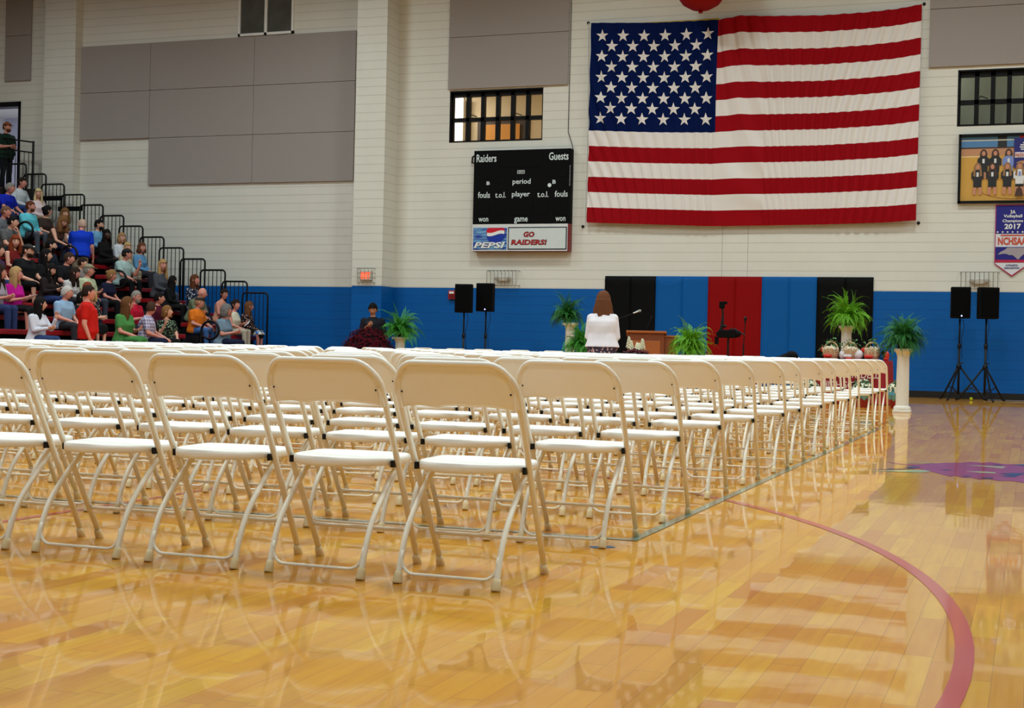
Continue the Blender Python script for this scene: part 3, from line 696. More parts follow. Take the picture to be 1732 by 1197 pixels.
# ---------------------------------------------------------------- ferns, pedestals, flowers
def leaf_mat(nm, c, k=.3):
    m = mat(nm, c, .55, noise_amt=k, nscale=9, spec=.3); return m
def make_fern(seed, R, n=62, up=.5, droop=1.0):
    rnd = random.Random(seed); bm = NB(); n = int(n*2.1)
    for f in range(n):
        az = rnd.uniform(0, 2*PI); el = rnd.uniform(.15, 1.45); L = R*rnd.uniform(.7, 1.3)*(1.15 if el > 1.15 else 1)
        d = Vector((math.cos(az)*math.cos(el), math.sin(az)*math.cos(el), math.sin(el)))
        p = Vector((rnd.uniform(-.05, .05), rnd.uniform(-.05, .05), .02)); N = 20; st = L/N
        side0 = Vector((-math.sin(az), math.cos(az), 0)); pts = [p.copy()]; dd = [d.copy()]
        g = rnd.uniform(1.6, 3.6)*droop/N*(1.0 if el < 1.1 else rnd.choice((.35, .8, 1.1)))
        wob = rnd.uniform(-.06, .06)
        for i in range(N):
            d = (d+side0*wob+Vector((rnd.uniform(-.05, .05), rnd.uniform(-.05, .05), -g*(.4+1.2*i/N)))).normalized(); p = p+d*st; pts.append(p.copy()); dd.append(d.copy())
        tw = rnd.uniform(-.7, .7)
        for i in range(3, N+1):
            t = i/N; ll = .048*math.sin(min(1, t*1.1)*PI*.88+.3)*(R/.4)+.004; up_ = side0.cross(dd[i]).normalized()
            for s in (-1, 1):
                for h in (0, .34, .67):
                    sd = (side0*s*math.cos(tw)+up_*math.sin(tw)*s+dd[i]*rnd.uniform(.2, .6)+Vector((0, 0, rnd.uniform(-.5, .25)))).normalized()
                    b_ = pts[i]-dd[i]*st*h; l2 = ll*rnd.uniform(.8, 1.15); w_ = st*.2
                    bm.faces.new([bm.verts.new(b_-dd[i]*w_), bm.verts.new(b_+sd*l2*.6-dd[i]*w_*.9), bm.verts.new(b_+sd*l2), bm.verts.new(b_+sd*l2*.55+dd[i]*w_)])
    return bm
def fern(x, y, z, R, seed, c, label, n=62, droop=1.0, up=0):
    t = thing('potted_fern', label, 'plant', (x, y, z), group=None)
    bm = NB(); lathe(bm, [(.085, 0), (.11, .1), (.12, .12), (.1, .12)], 14); obj('pot', bm, mat('dark_green_pot', srgb(26, 40, 26), .6), t)
    me = bpy.data.meshes.new('fronds'); bm = make_fern(seed, R, n, droop=droop); bm.to_mesh(me); bm.free(); me.materials.append(c)
    o = bpy.data.objects.new('fronds', me); link(o, t); o.location = (0, 0, .1)
    return t
def pedestal(x, y, h, r, label):
    t = thing('pedestal', label, 'pedestal', (x, y, 0))
    m = mat('white_pedestal', srgb(226, 222, 210), .55, noise_amt=.03)
    bm = NB(); box(bm, -r*1.36, r*1.36, -r*1.36, r*1.36, 0, .035, bev=.006); lathe(bm, [(r*1.3, .035), (r*1.34, .06), (r*1.25, .085), (r*1.05, .1)], 24); obj('base', bm, m, t)
    bm = NB(); N = 48; prof = [(r*1.0, .1), (r*.97, .5*h), (r*.92, h-.12)]; rings = []
    for rr_, z in prof: rings.append([Vector(((rr_*(1-.05*(k % 4 in (0,)))*math.cos(2*PI*k/N)), (rr_*(1-.05*(k % 4 in (0,)))*math.sin(2*PI*k/N)), z)) for k in range(N)])
    loft(bm, rings); obj('shaft', bm, m, t)
    bm = NB(); lathe(bm, [(r*.93, h-.12), (r*1.02, h-.10), (r*1.0, h-.085), (r*1.28, h-.045)], 24); box(bm, -r*1.3, r*1.3, -r*1.3, r*1.3, h-.045, h, bev=.005); obj('capital', bm, m, t)
    return t
G1 = leaf_mat('fern_green', srgb(60, 138, 36)); G2 = leaf_mat('fern_bright_green', srgb(104, 168, 28)); G3 = leaf_mat('fern_deep_green', srgb(38, 106, 34))
pedestal(-12.60, 27.5, 1.02, .105, 'white pedestal beside the dark red flower mound, below the left speakers')
fern(-12.60, 27.5, 1.02, .50, 1, G1, 'leafy green fern on the pedestal beside the dark red flower mound')
pedestal(-8.66, 27.0, 1.37, .10, 'tall white pedestal left of the woman in the white cardigan')
fern(-8.72, 27.0, 1.37, .44, 2, G3, 'dark green fern on the tall pedestal left of the woman')
pedestal(-3.26, 27.0, 1.40, .10, 'tall white pedestal in front of the right black wall pads')
fern(-3.24, 27.0, 1.40, .47, 3, G2, 'bright green fern on the tall pedestal before the black wall pads', n=80, droop=1.15)
pedestal(-1.855, 22.5, .975, .098, 'free standing white fluted pedestal at the aisle, nearest of all')
fern(-1.855, 22.5, .975, .42, 4, G3, 'dark green fern on the free standing pedestal near the right speakers', n=72, droop=1.25)
pedestal(-7.72, 25.0, .78, .105, 'low white pedestal just left of the woman, mostly behind chair backs')
fern(-7.80, 25.0, .78, .40, 5, G1, 'bushy green fern on the low pedestal, half hidden by the woman', n=80, droop=1.15)
pedestal(-5.78, 25.0, .80, .105, 'low white pedestal just right of the wooden lectern')
fern(-5.77, 25.0, .80, .46, 6, G2, 'large light green fern just right of the wooden lectern', n=90, droop=1.1)
# burgundy mound
def mound(x, y, z, rx, rz, cols, n, seed, leaf, label, nm='flower_mound', cat='flowers', pot=None, sz=.03):
    t = thing(nm, label, cat, (x, y, z)); rnd = random.Random(seed)
    for part, c, cnt, s in (('leaves', leaf, n, sz*1.2), ('blooms', cols, n, sz)):
        bm = NB()
        for i in range(cnt):
            a = rnd.uniform(0, 2*PI); e = math.asin(rnd.uniform(0, 1)); k = rnd.uniform(.82, 1.03)*(1 if part == 'blooms' else .93)
            p = Vector((math.cos(a)*math.cos(e)*rx*k, math.sin(a)*math.cos(e)*rx*k, math.sin(e)*rz*k)); nrm = Vector((p.x/rx**2, p.y/rx**2, p.z/rz**2)).normalized()
            s1, s2 = frame_at(nrm)
            if part == 'blooms':
                c0 = bm.verts.new(p+nrm*s*.3); q = 8; ring = [bm.verts.new(p+(s1*math.cos(2*PI*j/q)+s2*math.sin(2*PI*j/q))*s*(1 if j % 2 else .6)+nrm*s*rnd.uniform(-.1, .5)) for j in range(q)]
                for j in range(q): bm.faces.new((c0, ring[j], ring[(j+1) % q]))
            else:
                d = (s1*math.cos(a*7)+s2*math.sin(a*7)+nrm*.4).normalized(); q = nrm.cross(d)
                bm.faces.new([bm.verts.new(p), bm.verts.new(p+d*s+q*s*.4), bm.verts.new(p+d*s*2.2), bm.verts.new(p+d*s-q*s*.4)])
        obj(part, bm, c, t)
    bm = NB(); lathe(bm, [(rx*.93*math.cos(q*PI/16), rz*.93*math.sin(q*PI/16)) for q in range(9)][:-1]+[(.003, rz*.93)], 18); obj('bush_core', bm, leaf, t, smooth=True)
    return t
t = mound(-12.78, 26.3, .25, .64, .95, mat('burgundy_bloom', srgb(74, 6, 20), .85, noise_amt=.35, nscale=20, spec=.1), 2600, 7, mat('dark_leaf', srgb(34, 8, 14), .85, spec=.1), 'large dark red mound of flowers in front of the man with the phone')
bm = NB(); lathe(bm, [(.28, -.25), (.36, 0), (.4, .12), (.3, .12)], 20); obj('pot', bm, M_blk, t)
M_leafg = mat('mum_leaf', srgb(48, 84, 40), .7, noise_amt=.3); M_cream = mat('cream_bloom', srgb(226, 224, 196), .6)
for x, y, lb in ((-2.07, 24.1, 'white mums in a blue foil pot on the floor beside the nearest pedestal'), (-2.62, 24.0, 'white mums in a blue foil pot before the red table cloth'), (-3.5, 24.0, 'white mums on the floor at the left end of the red table')):
    t = mound(x, y, .27, .17, .19, M_cream, 60, int(-x*10), M_leafg, lb, nm='potted_mum', cat='flowers', sz=.042)
    bm = NB(); lathe(bm, [(.10, -.27), (.125, -.12), (.11, -.12)], 16); obj('pot', bm, mat('red_foil_pot', srgb(140, 22, 20), .3), t)
    bm = NB(); N = 24; lathe(bm, [(.12, -.14), (.17, -.05), (.165, .03), (.13, .03)], N)
    for v in bm.verts:
        a = math.atan2(v.co.y, v.co.x); v.co.x *= 1+.1*math.sin(a*9); v.co.y *= 1+.1*math.sin(a*9); v.co.z += .015*math.sin(a*7)
    obj('foil_wrap', bm, mat('light_blue_foil', srgb(110, 178, 204), .25, metal=.3), t)
# arrangement before the lectern
t = thing('flower_arrangement', 'white snapdragons over dark red flowers in front of the lectern', 'flowers', (-6.9, 25.5, 0)); rnd = random.Random(4)
for cx_, hh, top in ((-.13, .17, 1.06), (-.085, .14, 1.0), (.13, .15, 1.03), (.03, .10, .97), (.08, .1, .96)):
    bm = NB()
    for i in range(34):
        k = i/34; a = i*2.4; r = .045*(1-k*.75); ball(bm, (cx_+r*math.cos(a), r*math.sin(a), top-hh+hh*k*1.25), .02*(1-.4*k), .02*(1-.4*k), .018*(1-.3*k), n=6, m=4)
    obj('white_spike', bm, M_cream, t)
bm = NB()
for i in range(150):
    a = rnd.uniform(0, 2*PI); r = rnd.uniform(0, .24); p = Vector((r*math.cos(a), r*math.sin(a)*.6, .86-.25*r+rnd.uniform(-.03, .03))); ball(bm, p, .03, .03, .016, n=6, m=4)
obj('dark_red_blooms', bm, mat('poinsettia_red', srgb(92, 12, 20), .6, noise_amt=.3, nscale=20), t)
bm = NB(); lathe(bm, [(.12, 0), (.16, .3), (.2, .74), (.24, .8), (.02, .82)], 20); obj('vase', bm, M_blk, t)

# ---------------------------------------------------------------- lectern with microphones
M_wood = mat('lectern_wood', srgb(128, 62, 22), .45, noise_amt=.2, nscale=4); M_wood2 = mat('lectern_trim', srgb(168, 92, 40), .4)
t = thing('lectern', 'brown wooden lectern in front of the black and blue wall pads', 'lectern', (-7.25, 27.6, 0), rz=math.radians(14))
bm = NB(); box(bm, -.36, .36, -.24, .24, .1, 1.2, bev=.01); obj('cabinet', bm, M_wood, t)
bm = NB(); box(bm, -.40, .40, -.28, .28, 0, .1, bev=.01); obj('plinth', bm, M_wood2, t)
bm = NB(); vs = box(bm, -.40, .40, -.29, .30, 1.2, 1.245, bev=.008)
for v in bm.verts: v.co.z -= (v.co.y+.29)*.12
obj('top', bm, M_wood2, t)
bm = NB(); box(bm, -.28, .28, -.252, -.238, .25, 1.05, bev=.01); obj('front_panel', bm, M_wood2, t)
bm = NB(); box(bm, .36, .62, -.18, .22, .1, 1.13, bev=.01); obj('side_shelf', bm, M_wood, t)
bm = NB(); box(bm, .35, .66, -.2, .24, 1.13, 1.16, bev=.006); obj('side_top', bm, M_wood2, t)
M_sil = mat('silver_mesh', srgb(190, 196, 200), .3, metal=.8)
t = thing('lectern_microphone', 'silver headed microphone on a thin boom rising left of the lectern', 'microphone', (-7.72, 27.2, 0))
bm = NB(); lathe(bm, [(.14, 0), (.14, .015), (.02, .03)], 20); obj('base', bm, M_dark, t)
bm = NB(); tube(bm, [(0, 0, .02), (0, 0, 1.45)], .011, 8); obj('stand', bm, M_dark, t)
bm = NB(); tube(bm, [(-.08, 0, 1.43), (.02, 0, 1.48), (.36, -.02, 1.60)], .008, 6); obj('boom', bm, M_dark, t)
bm = NB(); tube(bm, [(.30, -.02, 1.582), (.40, -.02, 1.62)], [.014, .02], 8); ball(bm, (.43, -.02, 1.632), .034, .03, .028); obj('microphone_head', bm, M_sil, t)
t = thing('gooseneck_microphone', 'small black gooseneck microphone on top of the lectern', 'microphone', (-7.2, 27.55, 1.21))
bm = NB(); tube(bm, [(-.05, 0, 0), (-.03, 0, .1), (.02, 0, .22), (.05, 0, .28)], .008, 6); obj('gooseneck', bm, M_dark, t)
bm = NB(); tube(bm, [(.04, 0, .27), (.065, 0, .33)], [.014, .018], 8); obj('microphone_head', bm, M_dark, t)
bm = NB(); lathe(bm, [(.035, -.005), (.03, .012), (.01, .015)], 14, M=Matrix.Translation((-.05, 0, 0))); obj('base', bm, M_dark, t)

# camera stand and microphone stand
t = thing('camera_stand', 'black camcorder on a stand with a phone raised above it, before the red pads', 'camera', (-4.87, 24.0, 0))
def P_(x, z): return (x+4.87, 0, z)
for k in range(3):
    a = k*2*PI/3+.5; bm = NB(); tube(bm, [(0, 0, .62), (.42*math.cos(a), .42*math.sin(a), .02)], .016, 6); obj('leg', bm, M_dark, t)
bm = NB(); tube(bm, [(0, 0, .5), (0, 0, 1.12)], .018, 8); obj('column', bm, M_dark, t)
bm = NB(); box(bm, -.16, .13, -.09, .09, 1.1, 1.24, bev=.02); box(bm, -.2, -.14, -.05, .05, 1.13, 1.2, bev=.01); ball(bm, (.15, 0, 1.17), .07, .06, .06); box(bm, -.22, -.17, -.06, .03, .99, 1.12); obj('camcorder', bm, M_blk, t)
bm = NB(); tube(bm, [(.02, 0, 1.25), (.1, 0, 1.26), (.28, 0, 1.15)], .012, 6); obj('pan_handle', bm, M_dark, t)
bm = NB(); tube(bm, [(-.13, 0, 1.2), (-.11, 0, 1.32), (-.1, 0, 1.5), (-.115, 0, 1.62)], [.03, .03, .016, .02], 8); ball(bm, (-.07, 0, 1.3), .04, .03, .025); obj('arm', bm, M_dark, t)
bm = NB(); box(bm, -.165, -.075, -.03, .03, 1.6, 1.72, bev=.01); box(bm, -.1, -.03, -.02, .02, 1.67, 1.72, bev=.005); obj('phone_camera', bm, M_blk, t)
t = thing('microphone_stand', 'thin black microphone stand just right of the camera stand', 'microphone stand', (-4.72, 24.6, 0))
bm = NB(); lathe(bm, [(.13, 0), (.13, .015), (.02, .03)], 20); obj('base', bm, M_dark, t)
bm = NB(); tube(bm, [(0, 0, .02), (0, 0, 1.0)], .014, 8); tube(bm, [(0, 0, 1.0), (.02, 0, 1.42)], .008, 8); obj('pole', bm, M_dark, t)
bm = NB(); ball(bm, (.021, 0, 1.45), .03, .03, .035); tube(bm, [(.02, 0, 1.36), (.02, 0, 1.43)], [.012, .02], 8); obj('microphone_head', bm, M_dark, t)
bm = NB()
for q, (x, z, r) in enumerate(((0, 0, .14), (.1, .05, .13), (.16, .11, .1))): ball(bm, (x, 0, z), r, .1, r*.9)
me = tag(obj('bag', bm, M_blk, smooth=True), 'black bag slung over a chair back before the blue pads', 'bag'); me.location = (-3.52, 21.27, .70)

# ---------------------------------------------------------------- loudspeakers on tripods
def speaker(x, y, rz, ztop, lb, lb2, hub=.65, led=True, la=.5, grp=None):
    t = thing('speaker_stand', lb2, 'speaker stand', (x, y, 0), rz)
    bm = NB(); tube(bm, [(0, 0, .12), (0, 0, 1.1)], .024, 10); obj('lower_pole', bm, M_dark, t, smooth=True)
    bm = NB(); tube(bm, [(0, 0, 1.05), (0, 0, ztop-.58)], .018, 10); obj('upper_pole', bm, M_dark, t, smooth=True)
    bm = NB(); lathe(bm, [(.03, 1.04), (.036, 1.06), (.036, 1.12), (.024, 1.14)], 12); lathe(bm, [(.03, hub-.03), (.05, hub-.01), (.05, hub+.05), (.03, hub+.08)], 12); obj('collar', bm, M_dark, t, smooth=True)
    bm = NB(); tube(bm, [(.03, 0, hub+.1), (.08, 0, hub+.1)], .014, 8); obj('knob', bm, M_dark, t)
    for k in range(3):
        a = la+k*2*PI/3; c, s = math.cos(a), math.sin(a)
        bm = NB(); tube(bm, [(.04*c, .04*s, hub), (.5*c, .5*s, .035), (.56*c, .56*s, .02)], [.019, .019, .02], 8); lg_ = obj('leg', bm, M_dark, t, smooth=True)
        bm = NB(); tube(bm, [(.02*c, .02*s, .14), (.29*c, .29*s, .27)], .011, 6); obj('brace', bm, M_dark, t)
    s_ = thing('loudspeaker', lb, 'loudspeaker', (x, y, ztop-.62), rz)
    bm = NB(); pr = [(-.19, -.17), (.19, -.17), (.19, .02), (.12, .17), (-.12, .17), (-.19, .02)]
    loft(bm, [[Vector((a*k, b_*k, z)) for a, b_ in pr] for k, z in ((.95, 0), (1, .015), (1, .605), (.95, .62))]); obj('cabinet', bm, M_blk, s_)
    bm = NB(); box(bm, -.165, .165, -.182, -.168, .05, .58, bev=.006); obj('grille', bm, mat('speaker_grille', srgb(4, 4, 5), .9, noise_amt=.3, nscale=200, spec=.1), s_)
    if led:
        bm = NB(); ball(bm, (.02, -.19, .045), .014, .008, .014, n=8, m=6); obj('power_light', bm, mat('blue_led', srgb(150, 170, 255), .3, emit=6, noise_amt=0), s_)
    bm = NB(); tube(bm, [(.05, .1, .02), (.09, .08, -.15), (.04, .04, -.4), (.06, .02, -.8)], .006, 5); obj('cable', bm, M_dark, s_)
speaker(-11.72, 28.9, .25, 2.21, 'black loudspeaker, left one of the pair below the scoreboard', 'black tripod stand under the left loudspeaker below the scoreboard', led=False)
speaker(-11.36, 29.3, .12, 2.25, 'black loudspeaker with blue light, right one of the pair below the scoreboard', 'black tripod stand under the right loudspeaker below the scoreboard')
speaker(-1.375, 29.75, .1, 2.26, 'black loudspeaker with a small blue light on the right side of the wall', 'black tripod stand with spread legs, left of the right-hand pair', la=.1)
speaker(-.87, 29.6, .35, 2.25, 'black loudspeaker turned aside, nearest the right edge of the photo', 'black tripod stand nearest the right edge of the photo', led=False, la=.5)
t = thing('tennis_ball', 'small yellow ball on the floor between the two right speaker stands', 'ball', (-1.13, 29.9, .035))
bm = NB(); ball(bm, (0, 0, 0), .034, .034, .034); obj('felt', bm, mat('yellow_felt', srgb(214, 224, 20), .8), t)
bm = NB(); tube(bm, [(-.9, 30.2, .012), (-.6, 30.3, .012), (-.3, 30.25, .012), (.1, 30.35, .012), (.5, 30.2, .012)], .012, 6)
tag(obj('floor_cable', bm, mat('grey_cable', srgb(110, 110, 112), .6)), 'grey cable lying along the black baseboard by the right speakers', 'cable')

# ---------------------------------------------------------------- table with baskets
M_cloth = mat('red_table_cloth', srgb(150, 14, 30), .75, noise_amt=.06)
t = thing('display_table', 'table under a floor length red cloth with white school lettering', 'table', (-2.93, 25.6, 0))
bm = NB(); N = 160; a_, b_ = .61, .38
def cl_ring(z, fl):
    r = []
    per = [(-a_, -b_), (a_, -b_), (a_, b_), (-a_, b_)]
    for k in range(N):
        s = k/N*4; e = int(s); f = s-e; p, q = per[e % 4], per[(e+1) % 4]; x = p[0]*(1-f)+q[0]*f; y = p[1]*(1-f)+q[1]*f
        w_ = fl*.03*math.sin(k*.9+math.sin(k*.23)*2); l = math.hypot(x, y); r.append(Vector((x*(1+.04*fl)+w_*x/l*.6, y*(1+.04*fl)+w_*y/l, z)))
    return r
loft(bm, [cl_ring(.012, 1), cl_ring(.35, .6), cl_ring(.68, .15), cl_ring(.76, 0), cl_ring(.775, -.3)])
obj('tablecloth', bm, M_cloth, t, smooth=False)
bm = NB(); box(bm, -.6, .6, -.37, .37, .74, .765); obj('tabletop', bm, M_wood, t)
M_wl = mat('white_cloth_letters', srgb(214, 206, 200), .7)
text('lettering', 'NORTH IREDELL', -3.49, 25.15, .46, 1.02, .12, M_wl, t, bold=.01)
text('lettering', 'HIGH SCHOOL', -3.42, 25.13, .28, .9, .12, M_wl, t, bold=.01)
def basket(x, lb, kind, rr_):
    rr_ *= 1.04
    t = thing('diploma_basket', lb, 'basket', (x, 25.45, .777)); rnd = random.Random(int(-x*77)); r = rr_
    bm = NB(); lathe(bm, [(r*.8, 0), (r*.95, .06), (r, .12), (r*1.03, .13), (r*.9, .12)], 22); obj('basket_body', bm, mat('wicker', srgb(188, 150, 116), .7, noise_amt=.3, nscale=40), t)
    bm = NB(); tube(bm, arc((0, 0, .1), (1, 0, 0), (0, 0, 1), r*.95, 0, PI, 14), .012, 6)
    for v in bm.verts: v.co.z = .1+(v.co.z-.1)*1.55
    obj('handle', bm, mat('wicker_handle', srgb(206, 176, 130), .7), t)
    bm = NB()
    for i in range(95 if kind < 2 else 30):
        a = rnd.uniform(0, 2*PI); q = r*.85*math.sqrt(rnd.random()); px, py = q*math.cos(a), q*math.sin(a)*.9-.02
        tl = Vector((rnd.uniform(-.3, .3), rnd.uniform(-.8, -.2), 1 if kind < 2 else 1.4)).normalized()
        tube(bm, [Vector((px, py, .07)), Vector((px, py, .07))+tl*(rnd.uniform(.1, .14)+.06*(1-abs(q/r))), ], .0125, 8)
    obj('paper_scrolls', bm, mat('scroll_paper', srgb(224, 210, 184), .7, noise_amt=.25, nscale=60), t)
    bm = NB()
    for i in range(90):
        a = rnd.uniform(0, PI); R = r*1.0; p = Vector((R*math.cos(a)+rnd.uniform(-.06, .06), rnd.uniform(-.06, .06), .1+R*1.5*math.sin(a)+rnd.uniform(-.05, .06))); d = Vector((rnd.uniform(-1, 1), rnd.uniform(-1, 1), rnd.uniform(-1, 1))).normalized()*.055; s1, s2 = frame_at(d)
        bm.faces.new([bm.verts.new(p), bm.verts.new(p+d*.5+s1*.022), bm.verts.new(p+d), bm.verts.new(p+d*.5-s1*.022)])
    obj('ivy_garland', bm, mat('ivy_green', srgb(72, 122, 58), .6, noise_amt=.3), t)
    bm = NB(); mm = (mat('red_ribbon', srgb(206, 46, 36), .45) if kind != 1 else mat('white_tulle', srgb(226, 222, 226), .7))
    ball(bm, (-r*.5, -r*.92, .06), .05, .03, .032); ball(bm, (-r*.1, -r*1.0, .06), .05, .03, .032); ball(bm, (-r*.3, -r*1.0, .06), .02, .025, .02)
    if kind == 1: ball(bm, (r*.95, -.05, .09), .09, .07, .09); ball(bm, (-r*1.0, -.05, .08), .06, .05, .08)
    else: ball(bm, (-r*1.0, 0, .17), .05, .04, .05)
    obj('bow', bm, mm, t, smooth=True)
    if kind == 1:
        bm = NB(); ball(bm, (-.02, -r*1.02, .02), .06, .04, .028); obj('red_bow', bm, mat('red_ribbon', None), t, smooth=True)
basket(-3.33, 'wicker basket of rolled scrolls with red ribbon, left of three on the table', 0, .135)
basket(-2.99, 'basket of rolled scrolls with white tulle, middle of three on the table', 1, .13)
basket(-2.63, 'basket of upright scrolls with tall handle, right of three on the table', 2, .135)
t = thing('ivy_bunch', 'dark ivy bunch with orange red flower at the right end of the table', 'plant', (-2.40, 25.42, .777)); rnd = random.Random(5)
bm = NB()
for i in range(130):
    p = Vector((rnd.gauss(0, .06), rnd.gauss(0, .05), abs(rnd.gauss(.1, .08))+.0)); d = Vector((rnd.uniform(-1, 1), rnd.uniform(-1, 1), rnd.uniform(-.3, 1))).normalized()*.05; s1, s2 = frame_at(d)
    bm.faces.new([bm.verts.new(p), bm.verts.new(p+d*.5+s1*.02), bm.verts.new(p+d), bm.verts.new(p+d*.5-s1*.02)])
obj('ivy_leaves', bm, M_leafg, t)
bm = NB(); ball(bm, (.03, -.05, .09), .045, .04, .07); ball(bm, (.02, -.04, .03), .05, .05, .04); obj('red_flower', bm, mat('red_ribbon', None), t)

# ---------------------------------------------------------------- fixtures on the wall
M_wire = mat('galvanised_wire', srgb(120, 120, 112), .4, metal=.6)
def cage(t, w_, h, d, nx, nz):
    bm = NB(); r = .006
    for i in range(nx+1):
        x = -w_/2+w_*i/nx; tube(bm, [(x, 0, 0), (x, -d, 0), (x, -d, h), (x, 0, h)], r, 5)
    for j in range(nz+1):
        z = h*j/nz; tube(bm, [(-w_/2-.03, -.0, z), (-w_/2, -d, z), (w_/2, -d, z), (w_/2+.03, 0, z)], r, 5)
    obj('wire_guard', bm, M_wire, t)
yE = D-.7
t = thing('exit_sign', 'lit red exit sign in a wire guard on the white pilaster', 'sign', (-14.76, yE, 2.29))
cage(t, .38, .34, .12, 4, 3)
bm = NB(); box(bm, -.15, .15, -.07, 0, .06, .28, bev=.008); obj('housing', bm, mat('pale_sign_housing', srgb(206, 200, 186), .6), t)
text('lettering', 'EXIT', -14.76-.12, yE-.074, 2.29+.095, .24, .15, mat('exit_glow', None), t, bold=.02)
for x, lb in ((-11.56, 'twin-head emergency light in a wire guard below the scoreboard'), (-1.06, 'twin-head emergency light in a wire guard above the right speakers')):
    t = thing('emergency_light', lb, 'light', (x, D, 2.28)); cage(t, .72, .34, .2, 8, 1)
    bm = NB(); box(bm, -.13, .13, -.09, 0, .1, .22, bev=.02); obj('housing', bm, mat('pale_sign_housing', None), t)
    for s in (-1, 1):
        bm = NB(); M = Matrix.Translation((s*.15, -.06, .17)) @ Matrix.Rotation(PI/2+.3, 4, 'X'); lathe(bm, [(.02, -.02), (.045, 0), (.055, .05), (.05, .055)], 14, M=M); obj('lamp_head', bm, mat('lamp_chrome', srgb(190, 186, 176), .4, metal=.2), t, smooth=True)
t = thing('fire_alarm', 'small red fire alarm on the blue wall left of the loudspeakers', 'alarm', (-12.84, D, 1.95))
bm = NB(); box(bm, -.1, .1, -.07, 0, 0, .21, bev=.01); obj('housing', bm, mat('alarm_red', srgb(150, 10, 20), .4), t)
bm = NB(); box(bm, -.07, .05, -.085, -.068, .13, .18, bev=.006); obj('strobe', bm, M_white, t)
bm = NB()
for i in range(4): box(bm, -.06, .06, -.076, -.069, .02+i*.024, .032+i*.024)
obj('horn_grille', bm, mat('alarm_dark_red', srgb(90, 4, 10), .5), t)

# banner
t = thing('champions_banner', 'blue and white champions pennant banner hung under the team photo', 'banner', (-.437, D-.03, 2.55))
def bp_(nm, pts, y, m):
    bm = NB(); poly(bm, [(x+.437, z-2.55) for x, z in pts], -y-.003, -y, 0); return obj(nm, bm, m, t)
M_bb = mat('banner_blue', srgb(22, 20, 122), .7, noise_amt=.03); M_bm = mat('banner_magenta', srgb(176, 20, 90), .7)
bp_('backing', [(-.78, 4.02), (-.10, 4.02), (-.10, 2.80), (-.437, 2.54), (-.78, 2.80)], 0, M_bm)
bp_('white_field', [(-.765, 4.0), (-.115, 4.0), (-.115, 2.81), (-.437, 2.57), (-.765, 2.81)], .004, mat('banner_white', srgb(216, 216, 222), .7))
bp_('upper_field', [(-.765, 4.0), (-.115, 4.0), (-.115, 3.42), (-.765, 3.42)], .008, M_bb)
bp_('lower_field', [(-.765, 3.15), (-.115, 3.15), (-.115, 2.83), (-.765, 2.83)], .008, M_bb)
bp_('red_bar', [(-.765, 2.885), (-.115, 2.885), (-.115, 2.83), (-.765, 2.83)], .011, mat('banner_red', srgb(180, 16, 60), .7))
NC = [(-.725, 3.0), (-.70, 3.01), (-.66, 3.05), (-.61, 3.075), (-.56, 3.11), (-.53, 3.135), (-.12, 3.135), (-.14, 3.08), (-.18, 3.06), (-.16, 3.02), (-.22, 2.99), (-.26, 2.96), (-.3, 2.9), (-.335, 2.895), (-.39, 2.95), (-.44, 2.985), (-.5, 2.98), (-.53, 3.0), (-.61, 3.01), (-.68, 2.995)]
bp_('state_outline', NC, .014, mat('banner_grey', srgb(160, 150, 156), .7))
def bt(s, z, w_, h, m=M_white, **k): text('lettering', s, -.44-w_/2, D-.045, z, w_, h, m, t, **k)
bt('3A', 3.83, .10, .075, bold=.02); bt('Volleyball', 3.735, .36, .08, bold=.02); bt('Champions', 3.64, .40, .075, bold=.02); bt('2017', 3.515, .32, .11, bold=.03)
for i in range(7):
    bm = NB(); cx_, cz = -.73+i*.097, 3.455
    poly(bm, [(cx_+.437+(.026 if q % 2 == 0 else .011)*math.cos(PI/2+q*PI/5), cz-2.55+(.026 if q % 2 == 0 else .011)*math.sin(PI/2+q*PI/5)) for q in range(10)], -.015, -.011); obj('star', bm, M_white, t)
bt('NCHSAA', 3.19, .56, .16, mat('banner_orange', srgb(200, 70, 36), .6), bold=.03)
bp_('red_stripe', [(-.67, 3.40), (-.21, 3.40), (-.21, 3.375), (-.67, 3.375)], .011, mat('banner_orange', None))
bt('ATHLETIC', 2.755, .24, .035, M_bb, bold=.02); bt('ASSOCIATION', 2.70, .30, .035, M_bb, bold=.02)

# team photograph
t = thing('team_photo', 'large framed volleyball team photograph below the right barred window', 'poster', (-.35, D, 4.05))
ZX0, ZX1, ZZ0, ZZ1 = -1.535, .83, 4.05, 5.48
bm = NB()
for a, b_, c, d in ((ZX0, ZX1, ZZ0, ZZ0+.05), (ZX0, ZX1, ZZ1-.05, ZZ1), (ZX0, ZX0+.05, ZZ0, ZZ1), (ZX1-.05, ZX1, ZZ0, ZZ1)): box(bm, a+.35, b_+.35, -.1, -.02, c-4.05, d-4.05)
obj('frame', bm, M_black, t)
pm = {}
PC = dict(floor=(206, 156, 64), line=(232, 206, 150), wall=(76, 124, 170), blk=(26, 26, 28), net=(200, 200, 180), skin=(196, 134, 104), brown=(70, 44, 30), blond=(150, 108, 66), white=(222, 222, 222), blue=(120, 140, 200), far=(190, 136, 96), red=(200, 40, 40), navy=(26, 24, 110), arcc=(150, 70, 30))
pk = list(PC); pmats = [mat('photo_'+('print_'+k), srgb(*PC[k]), .5, noise_amt=.05, nscale=5) for k in pk]
bm = NB(); lay = [0]
def pp(k, pts):
    lay[0] += 1; y = -.03-.0004*lay[0]
    f = bm.faces.new([bm.verts.new((x, y, z)) for x, z in pts]); f.material_index = pk.index(k)
    if f.normal.y > 0: f.normal_flip()
def pr_(k, x0, x1, z0, z1): pp(k, [(x0, z0), (x1, z0), (x1, z1), (x0, z1)])
